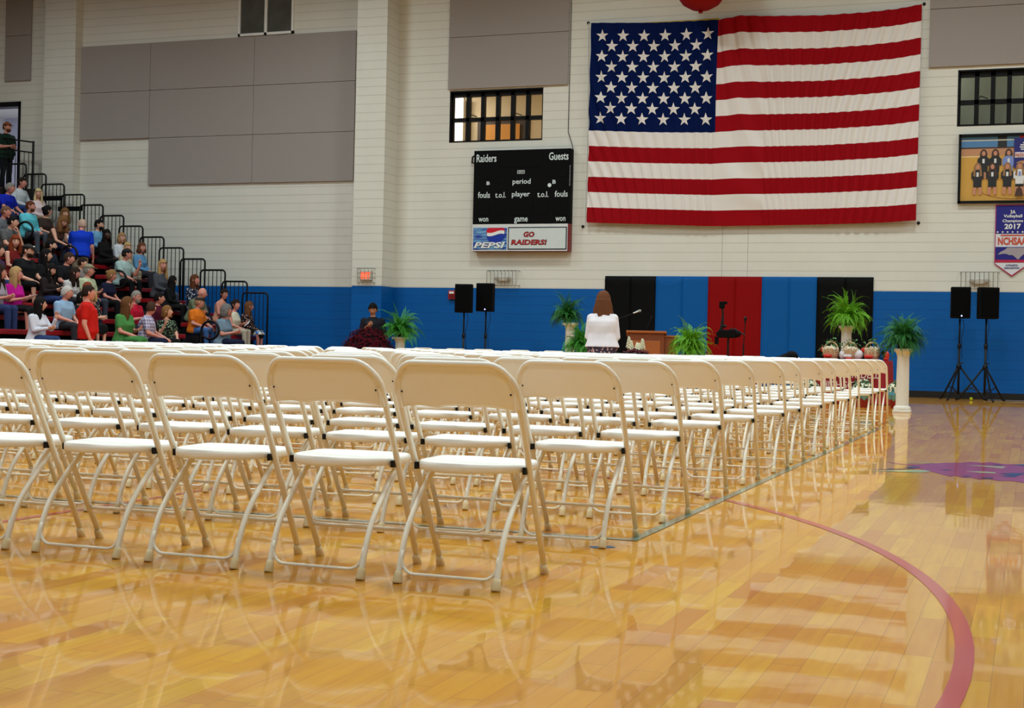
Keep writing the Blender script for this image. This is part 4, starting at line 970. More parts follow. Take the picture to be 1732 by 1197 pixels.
def pe(k, x, z, rx, rz): pp(k, [(x+rx*math.cos(q*PI/8), z+rz*math.sin(q*PI/8)) for q in range(16)])
# local: x from -1.13 to 1.13 , z .05 to 1.38   (photo px 1 = .0116 m)
pr_('floor', -1.14, 1.14, .05, 1.38); pr_('far', -1.14, 1.14, .98, 1.14); pr_('line', -1.14, -.6, .96, .98); pr_('brown', -1.14, 1.14, 1.13, 1.16)
pr_('wall', -1.14, 1.14, 1.16, 1.38); pr_('blk', -.42, -.24, 1.15, 1.38); pr_('red', .0, .2, 1.3, 1.38); pr_('net', -1.14, 1.14, 1.29, 1.315)
for i in range(18):
    a0, a1 = PI+PI*i/18, PI+PI*(i+1)/18; pp('arcc', [(-.0+.75*math.cos(a0), .28+.2*math.sin(a0)), (-.0+.75*math.cos(a1), .28+.2*math.sin(a1)), (-.0+.735*math.cos(a1), .28+.19*math.sin(a1)), (-.0+.735*math.cos(a0), .28+.19*math.sin(a0))])
def girl(x, zt, sh, hair, kneel):
    pe(hair, x, zt-.12, .075, .13); pe('skin', x, zt-.08, .036, .05)
    pp(sh, [(x-.06, zt-.14), (x+.06, zt-.14), (x+.12, zt-.2), (x+.12, zt-.33), (x+.085, zt-.33), (x+.075, zt-.47), (x-.075, zt-.47), (x-.085, zt-.33), (x-.12, zt-.33), (x-.12, zt-.2)])
    if kneel:
        pr_('blk', x-.08, x+.08, zt-.5, zt-.44)
        for s in (-1, 1): pp('skin', [(x+s*.02, zt-.5), (x+s*.085, zt-.5), (x+s*.09, zt-.64), (x+s*.03, zt-.66)])
        pp(hair, [(x-.07, zt-.1), (x-.04, zt-.1), (x-.045, zt-.28), (x-.09, zt-.26)]); pp(hair, [(x+.07, zt-.1), (x+.04, zt-.1), (x+.045, zt-.28), (x+.09, zt-.26)])
    else: pr_('skin', x-.05, x+.05, zt-.6, zt-.47)
    pr_('white' if sh != 'white' else 'blue', x-.022, x+.022, zt-.28, zt-.19)
for x, sh in ((-.69, 'blk'), (-.46, 'blk'), (-.2, 'blue'), (.42, 'blue'), (.66, 'blk'), (.9, 'blk')): girl(x, 1.11, sh, 'brown', False)
pr_('navy', -.10, .30, .72, 1.33); pr_('white', -.08, .28, .93, 1.04)
for i, w_ in enumerate((.06, .16, .18, .14)): pr_('white', .1-w_/2, .1+w_/2, 1.22-i*.045, 1.245-i*.045)
pp('far', [(-.06, .82), (.02, .86), (.26, .88), (.26, .84), (.14, .76), (.06, .82)])
for x, sh, h in ((-.80, 'blk', 'blond'), (-.51, 'blk', 'brown'), (-.22, 'blk', 'blond'), (.02, 'white', 'blond'), (.27, 'blk', 'brown'), (.5, 'blk', 'blond'), (.8, 'blk', 'brown')): girl(x, .83, sh, h, True)
pp('brown', [(-.07, .14), (.1, .14), (.06, .3), (-.03, .3)])
obj('photo_print', bm, pmats, t)
text('lettering', 'NCHSAA', -.35-.07, D-.075, 4.05+.95, .34, .07, mat('photo_orange', srgb(200, 80, 60), .6), t, bold=.02)

# ================================================================ people
SK = {'light': mat('skin_fair', srgb(216, 160, 134), .55, noise_amt=.04), 'mid': mat('skin_medium', srgb(190, 128, 96), .55, noise_amt=.04), 'pink': mat('skin_ruddy', srgb(208, 138, 120), .55, noise_amt=.05), 'dark': mat('skin_deep', srgb(74, 46, 36), .5, noise_amt=.04)}
M_eye = mat('eye_dark', srgb(26, 20, 18), .3, noise_amt=0); M_eyew = mat('eye_white', srgb(200, 196, 190), .3, noise_amt=0); M_lip = mat('lip', srgb(158, 72, 66), .5, noise_amt=0); M_shoe = mat('dark_shoe', srgb(20, 18, 18), .5)
def remesh(bm, vox, smooth=6):
    me = bpy.data.meshes.new('tmp'); bmesh.ops.recalc_face_normals(bm, faces=bm.faces); bm.to_mesh(me); bm.free()
    o = bpy.data.objects.new('tmp', me); C.objects.link(o)
    m = o.modifiers.new('r', 'REMESH'); m.mode = 'VOXEL'; m.voxel_size = vox
    m2 = o.modifiers.new('s', 'SMOOTH'); m2.iterations = smooth; m2.factor = .5
    bpy.context.view_layer.update()
    r = bpy.data.meshes.new_from_object(o.evaluated_get(bpy.context.evaluated_depsgraph_get()))
    bpy.data.objects.remove(o); bpy.data.meshes.remove(me)
    return r
def head_bm(bm, c, M, female):
    nu, nv = 24, 20; rings = []
    for j in range(nv+1):
        th = -PI/2+PI*(j+.02)/(nv+.04); z = math.sin(th)
        ring = []
        for i in range(nu):
            ph = 2*PI*i/nu; x, y = math.cos(th)*math.cos(ph), math.cos(th)*math.sin(ph)
            w_ = 1-(.30 if female else .22)*max(0, -z)**1.3; X = x*.094*(1 if x > 0 else 1.06); Y = y*.075*w_; Z = z*.118
            if x < 0 and z < -.3: X *= 1-.5*(-z-.3)
            if x > 0 and z < -.5: X *= 1+.12*(-z-.5)
            if x > 0:
                g = lambda cy, cz, s1, s2: math.exp(-((Y-cy)/s1)**2-((Z-cz)/s2)**2)
                X += .026*g(0, -.022, .013, .018)+.012*g(0, .004, .010, .018)+.006*g(0, .034, .05, .010)-.009*(g(.031, .014, .014, .011)+g(-.031, .014, .014, .011))
                X += .008*g(0, -.060, .022, .011)+.008*g(0, -.098, .022, .014)-.003*g(0, -.079, .02, .006)
            ring.append(M @ Vector((X, Y, Z)))
        rings.append(ring)
    vr = loft(bm, rings)
    bm.faces.ensure_lookup_table()
    for j in range(nv):
        for i in range(nu):
            pass
    n0 = len(bm.faces)
    def b_(p, r, mi, sx=1, sz=1):
        k = len(bm.verts); ball(bm, (0, 0, 0), r*sx, r, r*sz, mi, 8, 6); bm.verts.ensure_lookup_table()
        for v in bm.verts[k:]: v.co = M @ (v.co+Vector(p))
    for s in (-1, 1):
        b_((.076, s*.031, .014), .0125, 2, .8, .75); b_((.084, s*.031, .0135), .0066, 1, .7, 1)
        b_((-.006, s*.077, -.004), .021, 0, .9, 1.55)
        k = len(bm.verts); box(bm, .086, .093, s*.031-.017, s*.031+.017, .034, .041, 1); bm.verts.ensure_lookup_table()
        for v in bm.verts[k:]: v.co = M @ v.co
    b_((.093, 0, -.060), .0085, 3, .6, .9); b_((.092, .012, -.060), .0075, 3, .55, .7); b_((.092, -.012, -.060), .0075, 3, .55, .7)
def hand_bm(bm, w_, d, n, s, curl=.6):
    # w_ wrist, d direction of fingers, n palm normal (palm faces n), s +1 left / -1 right
    d = d.normalized(); n = (n-d*n.dot(d)).normalized(); q = d.cross(n)*s
    M = Matrix((( d.x, q.x, n.x, w_.x), (d.y, q.y, n.y, w_.y), (d.z, q.z, n.z, w_.z), (0, 0, 0, 1)))
    k = len(bm.verts)
    rings = []
    for x, wy, wz in ((-.03, .024, .019), (0, .026, .018), (.03, .036, .016), (.06, .041, .015), (.085, .040, .012), (.092, .036, .008)):
        rings.append([Vector((x, wy*math.cos(a*PI/5), wz*math.sin(a*PI/5))) for a in range(10)])
    loft(bm, rings)
    for f, (y, L, sp) in enumerate(((.031, .070, .10), (.011, .080, .03), (-.010, .075, -.04), (-.030, .058, -.12))):
        p = Vector((.084, y, 0)); a = .15; pts = [p]; 
        for seg, kk in ((.45, .5), (.30, 1.0), (.25, .9)):
            a += curl*kk; p = p+Vector((math.cos(a)*math.cos(sp), math.sin(sp), math.sin(a)))*L*seg; pts.append(p)
        tube(bm, pts, [.0098, .0092, .0084, .006], 7)
    p = Vector((.012, .028, .004)); tube(bm, [p, p+Vector((.026, .022, .010)), p+Vector((.052, .030, .022)), p+Vector((.072, .026, .034))], [.013, .0115, .0098, .007], 7)
    bm.verts.ensure_lookup_table()
    for v in bm.verts[k:]: v.co = M @ v.co
ARMS = {  # elbow and wrist relative to the shoulder frame for seated people: elbow(x,y) etc.
    'lap': ((.06, .24, -.25), (.28, .07, -.33)), 'knees': ((.12, .23, -.24), (.34, .14, -.34)), 'hold': ((.08, .23, -.25), (.30, .09, -.20)),
    'fold': ((.10, .23, -.23), (.27, -.06, -.21)), 'face': ((.20, .18, -.24), (.20, .06, .02)), 'stand': ((-.02, .25, -.29), (.08, .26, -.55)), 'front': ((.04, .25, -.27), (.24, .06, -.24)), 'wave': ((.16, .24, -.22), (.30, .20, -.02)), 'phone': ((.06, .24, -.27), (.27, .06, -.10))}
_cache = {}
def skeleton(P):
    seated = P['pose'] == 'sit'; f = P['sex'] == 'f'; ln = P['lean']
    base = Vector((0, 0, .09)) if seated else Vector((0, 0, .94))
    ax = Vector((math.sin(ln), 0, math.cos(ln))); fx = Vector((math.cos(ln), 0, -math.sin(ln)))
    at = lambda h, x=0, y=0: base+ax*h+fx*x+Vector((0, y, 0))
    sw = .165 if f else .195
    S = dict(base=base, ax=ax, fx=fx, at=at, sw=sw, neck=at(.50, .0), head=at(.685, .035+.0))
    S['sh'] = {s: at(.425, 0, s*sw) for s in (-1, 1)}
    for nm, s in (('armL', 1), ('armR', -1)):
        e, w_ = ARMS[P[nm]]
        S[s] = (S['sh'][s]+Vector((e[0], s*(e[1]-.195), e[2])), S['sh'][s]+Vector((w_[0], s*(w_[1]-.195), w_[2])))
        if not f: S[s] = tuple(v+Vector((0, s*.01, 0)) for v in S[s])
    if seated: S['leg'] = {s: (Vector((.02, s*.09, .09)), Vector((.43, s*(.09 if f else .15), .10)), Vector((.44, s*(.08 if f else .13), -.33))) for s in (-1, 1)}
    else: S['leg'] = {s: (Vector((0, s*.09, .92)), Vector((.03, s*.10, .50)), Vector((-.01, s*.11, .08))) for s in (-1, 1)}
    return S
def torso_rings(S, f, bulk, infl, top=1):
    R = []
    T = [(-.06, .10, .165), (.0, .125, .178), (.10, .115, .160), (.20, .112, .150), (.31, .125, .165), (.38, .120, .180), (.445, .10, .180), (.472, .088, .145), (.498, .074, .100), (.525, .062, .068)] if not f else \
        [(-.06, .11, .17), (.0, .13, .182), (.10, .108, .150), (.20, .098, .132), (.31, .122, .148), (.38, .105, .152), (.445, .088, .152), (.472, .078, .122), (.498, .066, .086), (.525, .055, .058)]
    for h, rx, ry in T[:len(T)-(0 if top else 1)]:
        bx_ = bulk if h < .4 else 1+(bulk-1)*.4
        off = (.02 if f and .25 < h < .37 else 0)+(bulk-1)*.10*(1 if 0 <= h < .3 else .3)
        c = S['at'](h, off); rx_, ry_ = rx*bx_+infl, ry*(1+(bx_-1)*.7)+infl
        R.append([c+S['fx']*rx_*math.copysign(abs(math.cos(a))**.85, math.cos(a))+Vector((0, ry_*math.copysign(abs(math.sin(a))**.85, math.sin(a)), 0)) for a in [2*PI*k/20 for k in range(20)]])
    return R
def person(label, loc, rz, sex='f', pose='sit', lean=.12, bulk=1.08, arms=('lap', 'lap'), head=(0, 0), skin='light', hair=('long', (70, 46, 28)), shirt=((120, 120, 120), 'short'), legs=((30, 34, 48), 'pants'), k=1.0, group=None, glasses=False, pattern=None, vol=1.0, beard=False, vox=.014):
    bulk = bulk*1.14; P = dict(sex=sex, pose=pose, lean=lean, armL=arms[0], armR=arms[1]); f = sex == 'f'; S = skeleton(P)
    t = thing('person', label, 'person', loc, rz, group)
    t.scale = (k, k, k)
    key = (sex, pose, lean, bulk, arms, vox)
    # --- skin
    if ('b',)+key not in _cache:
        bm = NB(); loft(bm, torso_rings(S, f, bulk, 0)); capsule(bm, S['at'](.46, -.005), S['head']-S['ax']*.06-S['fx']*.02, .052 if f else .06, .05 if f else .056, 12)
        for s in (-1, 1):
            e, w_ = S[s]; a = 1.04 if f else 1.22
            capsule(bm, S['sh'][s], e, .052*a*(.6+.4*bulk), .038*a, 10); capsule(bm, e, w_, .039*a, .025*a, 10)
            h, kn, an = S['leg'][s]; capsule(bm, h, kn, .082*(.5+.5*bulk), .055, 12); capsule(bm, kn, an, .054, .036, 12)
            capsule(bm, an+Vector((-.02, 0, -.035)), an+Vector((.14, s*.02, -.05)), .036, .030, 10)
        _cache[('b',)+key] = remesh(bm, vox)
    bm = NB(); bm.from_mesh(_cache[('b',)+key])
    for fc in bm.faces: fc.material_index = 0
    Rh = Matrix.Translation(S['head']) @ Matrix.Rotation(head[0], 4, 'Z') @ Matrix.Rotation(head[1], 4, 'Y') @ Matrix.Scale(1.1, 4)
    head_bm(bm, S['head'], Rh, f)
    for s, nm in ((1, arms[0]), (-1, arms[1])):
        e, w_ = S[s]; d = (w_-e).normalized()
        n = {'lap': Vector((0, 0, -1)), 'knees': Vector((0, 0, -1)), 'stand': Vector((0, -s, 0)), 'fold': Vector((-1, 0, 0)), 'hold': Vector((0, -s, .6)), 'front': Vector((-.6, -s*.4, 0)), 'face': Vector((-1, -s*.5, 0)), 'wave': Vector((0, -s, 0)), 'phone': Vector((0, -s, .5))}[nm]
        hand_bm(bm, w_, d if nm != 'wave' else Vector((.1, 0, 1)), n, -s if False else s, .45 if nm != 'wave' else .08)
    me = bpy.data.meshes.new('body'); bmesh.ops.recalc_face_normals(bm, faces=bm.faces); bm.to_mesh(me); bm.free()
    for m in (SK[skin], M_eye, M_eyew, M_lip): me.materials.append(m)
    for p_ in me.polygons: p_.use_smooth = True
    link(bpy.data.objects.new('body', me), t)
    # --- shirt
    col, sl = shirt[0], shirt[1]; q = ('s', sl, pattern == 'cardigan')+key
    if q not in _cache:
        bm = NB()
        lo = torso_rings(S, f, bulk, .014 if pattern != 'cardigan' else .04, 0); c0 = S['at'](-.12 if pose != 'sit' else -.07, 0)
        if pattern == 'cardigan': lo = lo[1:]
        elif pose != 'sit':
            r0_ = [v-S['ax']*.07 for v in lo[0]]; lo = [r0_]+lo
        lo.append([S['at'](.530 if not f else .512)+S['fx']*(.070 if not f else .066)*math.cos(a)+Vector((0, (.074 if not f else .070)*math.sin(a), 0)) for a in [2*PI*k_/20 for k_ in range(20)]]); loft(bm, lo)
        for s in (-1, 1):
            e, w_ = S[s]; a = 1.04 if f else 1.22; sh = S['sh'][s]
            if sl == 'none': continue
            capsule(bm, sh, sh+(e-sh)*(.62 if sl == 'short' else 1), .066*a*(.6+.4*bulk), (.058 if sl == 'short' else .048)*a, 10)
            if sl in ('long', 'rolled'): capsule(bm, e, e+(w_-e)*(.92 if sl == 'long' else .4), .049*a, .038*a, 10)
        _cache[q] = remesh(bm, vox)
    me = _cache[q].copy(); me.name = 'shirt'
    me.materials.clear(); me.materials.append(cloth(col, pattern))
    for p_ in me.polygons: p_.use_smooth = True
    link(bpy.data.objects.new('shirt' if sl != 'none' else 'sleeveless_top', me), t)
    # --- legs
    lc, lt = legs; q = ('l', lt)+key
    if q not in _cache:
        bm = NB(); r_ = torso_rings(S, f, bulk, .010, 0)[:3]
        loft(bm, r_)
        if lt == 'skirt' and pose != 'sit':
            rr_ = []
            for h, rx, ry in ((.04, .125, .17), (-.03, .15, .20), (-.2, .18, .24), (-.45, .21, .27), (-.5, .20, .26)):
                rr_.append([S['base']+Vector((rx*(1+.06*math.sin(k_*2.2))*math.cos(2*PI*k_/24), ry*(1+.06*math.sin(k_*2.2))*math.sin(2*PI*k_/24), h)) for k_ in range(24)])
            loft(bm, rr_)
        elif lt == 'skirt':
            L0, K0, _ = S['leg'][1]; rr_ = []
            for x, z, ry, rz_ in ((-.05, .08, .17, .09), (.1, .10, .18, .10), (.3, .11, .17, .085), (.46, .10, .155, .08), (.50, .02, .15, .12)): rr_.append([Vector((x, ry*math.cos(2*PI*k_/20), z+rz_*math.sin(2*PI*k_/20))) for k_ in range(20)])
            loft(bm, rr_)
        else:
            for s in (-1, 1):
                h, kn, an = S['leg'][s]; capsule(bm, h, kn, .10*(.5+.5*bulk), .074, 12)
                if lt == 'pants': capsule(bm, kn, kn+(an-kn)*.95, .072, .056, 12)
        _cache[q] = remesh(bm, vox)
    me = _cache[q].copy(); me.name = 'trousers'; me.materials.clear(); me.materials.append(cloth(lc, 'floral' if pattern == 'cardigan' else None))
    for p_ in me.polygons: p_.use_smooth = True
    link(bpy.data.objects.new({'pants': 'trousers', 'skirt': 'skirt', 'shorts': 'shorts'}[lt], me), t)
    for s in (-1, 1):
        an = S['leg'][s][2]; bm = NB(); capsule(bm, an+Vector((-.035, 0, -.045)), an+Vector((.15, s*.02, -.052)), .040, .036, 10)
        for v in bm.verts: v.co.z = max(v.co.z, an.z-.078)
        obj('shoe', bm, M_shoe, t, smooth=True)
    # --- hair
    hs, hc = hair; hm = mat('hair_%d_%d_%d' % hc, srgb(*hc), .75, noise_amt=.35, nscale=60, spec=.12) if hs != 'bald' else None
    rnd = random.Random(hash(label) % 1 + len(label)*7+int(loc[1]*10))
    if hs != 'bald':
        bm = NB(); nu, nv = 28, 14; rings = []
        long_ = hs in ('long', 'bob', 'curly', 'bun', 'ponytail')
        for j in range(nv+1):
            ring = []
            for i in range(nu):
                ph = 2*PI*i/nu; c = math.cos(ph)
                # hairline: lower limit depends on angle around the head
                lim = (.42 if c > .6 else (.42-(.6-c)*(1.0 if not long_ else 1.5)))
                lim = max(lim, -.50 if not long_ else -.75)
                if hs == 'thin': lim = max(lim, .1) if c > -.2 else lim
                zz = 1-(1-lim)*(j/nv); th = math.asin(max(-1, min(1, zz*.999)))
                x, y, z = math.cos(th)*c, math.cos(th)*math.sin(ph), math.sin(th)
                g = (1.10 if hs in ('short', 'thin') else 1.17)+.035*noise.noise(Vector((x*6, y*6, z*6+len(label))))+(.10*noise.noise(Vector((x*14, y*14, z*14))) if hs == 'curly' else 0)+(.08 if hs == 'curly' else 0)+(vol-1)*.45
                if j == nv: g -= .10 if hs == 'short' else .06
                ring.append(Rh @ Vector((x*.099*g-.004, y*.079*g, z*.118*g+.002)))
            rings.append(ring)
        loft(bm, rings, cap=False)
        bm.verts.ensure_lookup_table()
        if hs in ('long', 'bob', 'curly'):
            L = {'long': .36, 'bob': .17, 'curly': .30}[hs]
            rr_ = []; nn = 9
            for j in range(nn+1):
                v = j/nn; ring = []
                for i in range(24):
                    a = PI*.30+(2*PI-PI*.60)*(i/12 if i < 12 else (23-i)/11); inner = i >= 12
                    r1 = (.076 if inner else .112)+(.012 if hs == 'curly' else 0); r2 = (.066 if inner else .100)+(.02 if hs == 'curly' else 0)*(1-inner)
                    w1 = 1+.22*v*(1 if not inner else .5)+.13*noise.noise(Vector((a*3, v*6, len(label)))); tap = 1-.35*max(0, v-.6); r1 += 0 if inner else .010*math.sin(a*11+v*4)*(.3+v); r2 += 0 if inner else .010*math.sin(a*11+v*4)*(.3+v)
                    p = Vector((r1*math.cos(a)*w1*tap-.004, r2*math.sin(a)*w1*tap, .045-v*L-(.02*math.sin(a*7) if v == 1 else 0)))
                    p.y *= 1+(vol-1)*(.4+v); p.x *= vol; p.y += (vol-1)*.35*v*v*-.1
                    ring.append(S['head']+Matrix.Rotation(head[0]*(1-.6*v), 3, 'Z') @ p)
                rr_.append(ring)
            loft(bm, rr_)
        if hs in ('bun', 'ponytail'):
            k0 = len(bm.verts); ball(bm, (-.10, 0, .05), .045, .05, .045, n=10, m=8); bm.verts.ensure_lookup_table()
            for v in bm.verts[k0:]: v.co = Rh @ v.co
        obj('hair', bm, hm, t, smooth=True)
    if beard:
        bm = NB(); rings = []
        for z, x0_, w_ in ((-.045, .086, .05), (-.07, .092, .05), (-.095, .088, .042), (-.118, .07, .03)):
            rings.append([Rh @ Vector((x0_*(.2+.8*math.cos(a)) if abs(a) < 1.5 else .02, w_*math.sin(a)*1.25, z)) for a in [-1.5+3*q_/9 for q_ in range(10)]])
        loft(bm, rings, cap=False); obj('beard', bm, hm or M_blk, t, smooth=True)
    if glasses:
        bm = NB()
        for s in (-1, 1): tube(bm, [Rh @ Vector((.102, s*.033+.019*math.cos(a), .014+.014*math.sin(a))) for a in [2*PI*q_/12 for q_ in range(13)]], .0022, 5); tube(bm, [Rh @ Vector((.10, s*.05, .016)), Rh @ Vector((.0, s*.08, .012))], .0022, 5)
        obj('glasses', bm, M_dark, t)
    return t, S, Rh
def cap_on(t, Rh, col, brim=None, m=None):
    mm = m or mat('cap_%d_%d_%d' % col, srgb(*col), .8)
    bm = NB(); rings = []
    for j in range(8):
        th = PI/2*(1-j/7*.82); rings.append([Rh @ Vector((.112*math.cos(th)*math.cos(a)-.002, .092*math.cos(th)*math.sin(a), .045+.092*math.sin(th)*1.0-.012)) for a in [2*PI*q/20 for q in range(20)]])
    loft(bm, rings); o = obj('cap', bm, mm, t, smooth=True)
    bm = NB(); a_ = []; 
    for z in (0, .007): a_.append([Rh @ Vector((.07+.115*math.cos(a)*.85, .075*math.sin(a), .052+z-.02*max(0, math.cos(a)))) for a in [-PI/2+PI*q/10 for q in range(11)]])
    vr = [[bm.verts.new(p) for p in r] for r in a_]
    bm.faces.new(vr[0]); bm.faces.new(vr[1][::-1])
    for q in range(11): bm.faces.new((vr[0][q], vr[0][(q+1) % 11], vr[1][(q+1) % 11], vr[1][q]))
    obj('brim', bm, mat('brim_%d_%d_%d' % (brim or col), srgb(*(brim or col)), .8), o)
def cloth(col, pattern=None):
    nm = 'cloth_%d_%d_%d_%s' % (col+(pattern,))
    if nm in _m: return _m[nm]
    if not pattern or pattern == 'cardigan': return mat(nm, srgb(*col), .85, noise_amt=.12, nscale=6, spec=.2, bump=.15, bscale=14)
    m, nt, b = nodes(nm); tc = nt.nodes.new('ShaderNodeTexCoord'); b.inputs['Roughness'].default_value = .85; b.inputs['Specular IOR Level'].default_value = .2
    if pattern == 'plaid':
        sp = nt.nodes.new('ShaderNodeSeparateXYZ'); nt.links.new(tc.outputs['Object'], sp.inputs[0])
        s = lambda o_: mnode(nt, 'MULTIPLY', mnode(nt, 'ADD', mnode(nt, 'SINE', mnode(nt, 'MULTIPLY', o_, 95)), 1), .5)
        f_ = mnode(nt, 'MULTIPLY', mnode(nt, 'ADD', s(sp.outputs[2]), s(mnode(nt, 'ADD', sp.outputs[0], sp.outputs[1]))), .5)
        nt.links.new(mixc(nt, f_, srgb(*col), srgb(214, 210, 224)), b.inputs['Base Color'])
    else:
        v = nt.nodes.new('ShaderNodeTexVoronoi'); v.inputs['Scale'].default_value = 26 if pattern != 'leopard' else 45; nt.links.new(tc.outputs['Object'], v.inputs['Vector'])
        cr = nt.nodes.new('ShaderNodeValToRGB'); nt.links.new(v.outputs['Distance'], cr.inputs[0]); e = cr.color_ramp.elements
        alt = {'floral': (206, 160, 150), 'dots': (206, 210, 220), 'embroidered': (150, 176, 140), 'leopard': (190, 180, 170), 'print': (180, 170, 160)}[pattern]
        e[0].position = .25; e[0].color = srgb(*alt); e[1].position = .4; e[1].color = srgb(*col); nt.links.new(cr.outputs[0], b.inputs['Base Color'])
    return m
def paper(loc, rot, lb, s=(.14, .20), nm='paper', cat='paper', m=None):
    o = NB(); box(o, -s[0]/2, s[0]/2, -s[1]/2, s[1]/2, -.002, .002)
    if nm == 'paper':
        box(o, -s[0]/2, s[0]/2, -.001, .001, .002, .0035)
    p = tag(obj(nm, o, m or mat('white_sheet', srgb(228, 232, 238), .7)), lb, cat); p.location = loc; p.rotation_euler = rot; return p
def world(t, v): 
    c, s = math.cos(t.rotation_euler.z), math.sin(t.rotation_euler.z); kx = t.scale[0]
    return Vector((t.location.x+kx*(v.x*c-v.y*s), t.location.y+kx*(v.x*s+v.y*c), t.location.z+kx*v.z))
AUD = 'people seated on the bleachers'
def sit(row, y, label, dz=0, rz=0, **kw):
    return person(label, (-16.64-.6*row, y, .435+.274*row), rz, pose='sit', k=1+dz/1.2*1.0, group=AUD, **kw)

R_ = math.radians
BRN, DBR, BLK, BLD, GRY, RED_, AUB = (84, 54, 32), (40, 27, 20), (20, 16, 15), (176, 146, 98), (132, 126, 118), (120, 50, 22), (90, 52, 30)
JEAN, NAVY, CHAR, BLKC, KHAKI, CREAM = (38, 52, 92), (24, 30, 54), (44, 44, 50), (14, 14, 16), (140, 124, 100), (206, 198, 180)
sit(12, 28.50, 'grey haired man in a royal blue polo leaning forward, high at the left edge', 0, sex='m', lean=.25, arms=('knees', 'knees'), head=(R_(30), .05), hair=('short', GRY), shirt=((14, 36, 170), 'short'), legs=(JEAN, 'pants'), bulk=1.1, skin='pink')
sit(13, 27.85, 'grey blond person behind the royal blue polo, at the left edge', 0, sex='f', hair=('bob', (170, 160, 130)), shirt=((70, 60, 110), 'long'), legs=(CHAR, 'pants'))
sit(13, 29.70, 'young dark haired man in a white long sleeved shirt and jeans, high up', 0, sex='m', lean=.2, arms=('knees', 'lap'), head=(R_(20), 0), hair=('short', DBR), shirt=((200, 208, 214), 'long'), legs=((40, 64, 120), 'pants'), skin='pink')
sit(16, 29.9, 'dark haired woman in a patterned dark red top near the upper doorway', -.03, sex='f', lean=.1, arms=('hold', 'hold'), head=(R_(10), .1), hair=('bob', BLK), shirt=((70, 20, 30), 'short'), pattern='print', legs=((190, 180, 170), 'pants'))
sit(12, 29.75, 'woman with long straight blonde hair in a pale pink top, high up', -.04, sex='f', lean=.05, head=(R_(-35), 0), hair=('long', (206, 186, 134)), shirt=((226, 204, 206), 'long'), legs=(KHAKI, 'pants'), rz=R_(-20))
sit(10, 27.90, 'bearded man in a turquoise shirt and grey trousers behind a looped handrail', 0, sex='m', lean=.1, bulk=1.15, arms=('lap', 'knees'), head=(R_(25), 0), hair=('short', (92, 50, 30)), beard=True, shirt=((92, 190, 204), 'long'), legs=((74, 80, 90), 'pants'), skin='pink')
sit(10, 28.45, 'dark haired woman with a white hair clip behind the woman bending forward', -.06, sex='f', lean=.2, head=(R_(60), 0), hair=('bun', BLK), shirt=((60, 46, 40), 'short'), legs=(BLKC, 'pants'))
sit(9, 28.05, 'woman with brown curls bending forward in a brown sleeveless top', 0, sex='f', lean=.45, arms=('knees', 'knees'), head=(R_(-10), .5), hair=('curly', (120, 82, 50)), shirt=((70, 46, 36), 'none'), legs=(NAVY, 'pants'))
sit(10, 29.15, 'woman with curly brown hair in a grey patterned top beside the climbing man', -.06, sex='f', lean=.15, head=(R_(-30), .1), hair=('curly', (112, 78, 44)), shirt=((90, 88, 88), 'short'), pattern='leopard', legs=((214, 216, 224), 'pants'))
sit(9, 26.20, 'balding man in grey at the left edge below the royal blue polo', 0, sex='m', lean=.25, arms=('face', 'knees'), head=(R_(25), .1), hair=('thin', (110, 80, 60)), shirt=((96, 100, 106), 'short'), legs=(CHAR, 'pants'), skin='pink')
sit(8, 25.68, 'young dark haired man in a grey T-shirt with hand at his chin', 0, sex='m', lean=.3, arms=('face', 'knees'), head=(R_(30), .05), hair=('short', BLK), shirt=((90, 90, 90), 'short'), legs=(CHAR, 'pants'))
sit(9, 29.75, 'bearded young man in a light blue shirt next to the guard rail', 0, sex='m', lean=.1, head=(R_(20), 0), hair=('short', BLK), beard=True, shirt=((110, 160, 196), 'long'), legs=(BLKC, 'pants'), skin='light')
sit(8, 29.25, 'woman with long black hair and a necklace in a black jacket', -.03, sex='f', lean=.1, head=(R_(-25), .05), hair=('long', BLK), shirt=((18, 16, 18), 'long'), legs=(BLKC, 'pants'), skin='dark', bulk=1.1)
sit(8, 29.85, 'woman with light brown hair in white beside the guard rail', -.07, sex='f', head=(R_(-20), 0), hair=('bob', (160, 120, 80)), shirt=((212, 216, 222), 'long'), legs=(KHAKI, 'pants'))
sit(7, 29.25, 'young blond woman in beige left of the blue cardigan', -.08, sex='f', head=(R_(-30), .05), hair=('long', BLD), shirt=((186, 170, 140), 'long'), legs=(KHAKI, 'pants'))
sit(6, 24.47, 'woman with long curly red hair above the man in the black cap', -.03, sex='f', lean=.1, head=(R_(-35), .05), hair=('curly', RED_), shirt=((110, 20, 20), 'none'), legs=(BLKC, 'pants'))
sit(7, 24.1, 'woman in a white shirt mostly hidden left of the red haired woman', -.05, sex='f', head=(R_(20), 0), hair=('bob', DBR), shirt=((206, 214, 224), 'long'), legs=(BLKC, 'pants'))
_t, _S, _R = sit(5, 24.05, 'big bearded man in a black cap and T-shirt with a bare tattooed arm', .08, sex='m', lean=.2, bulk=1.35, arms=('knees', 'lap'), head=(R_(10), .1), hair=('short', DBR), beard=True, shirt=((12, 13, 15), 'short'), legs=(BLKC, 'shorts'), skin='light')
cap_on(_t, _R, (16, 18, 20)); bm = NB(); ball(bm, _R @ Vector((.10, 0, .085)), .012, .03, .014); obj('cap_badge', bm, M_white, _t)
sit(6, 25.55, 'dark haired man in a dark navy shirt facing right, mid-height', 0, sex='m', lean=.2, head=(R_(35), .05), hair=('short', BLK), beard=True, shirt=((20, 28, 42), 'short'), legs=(CHAR, 'pants'))
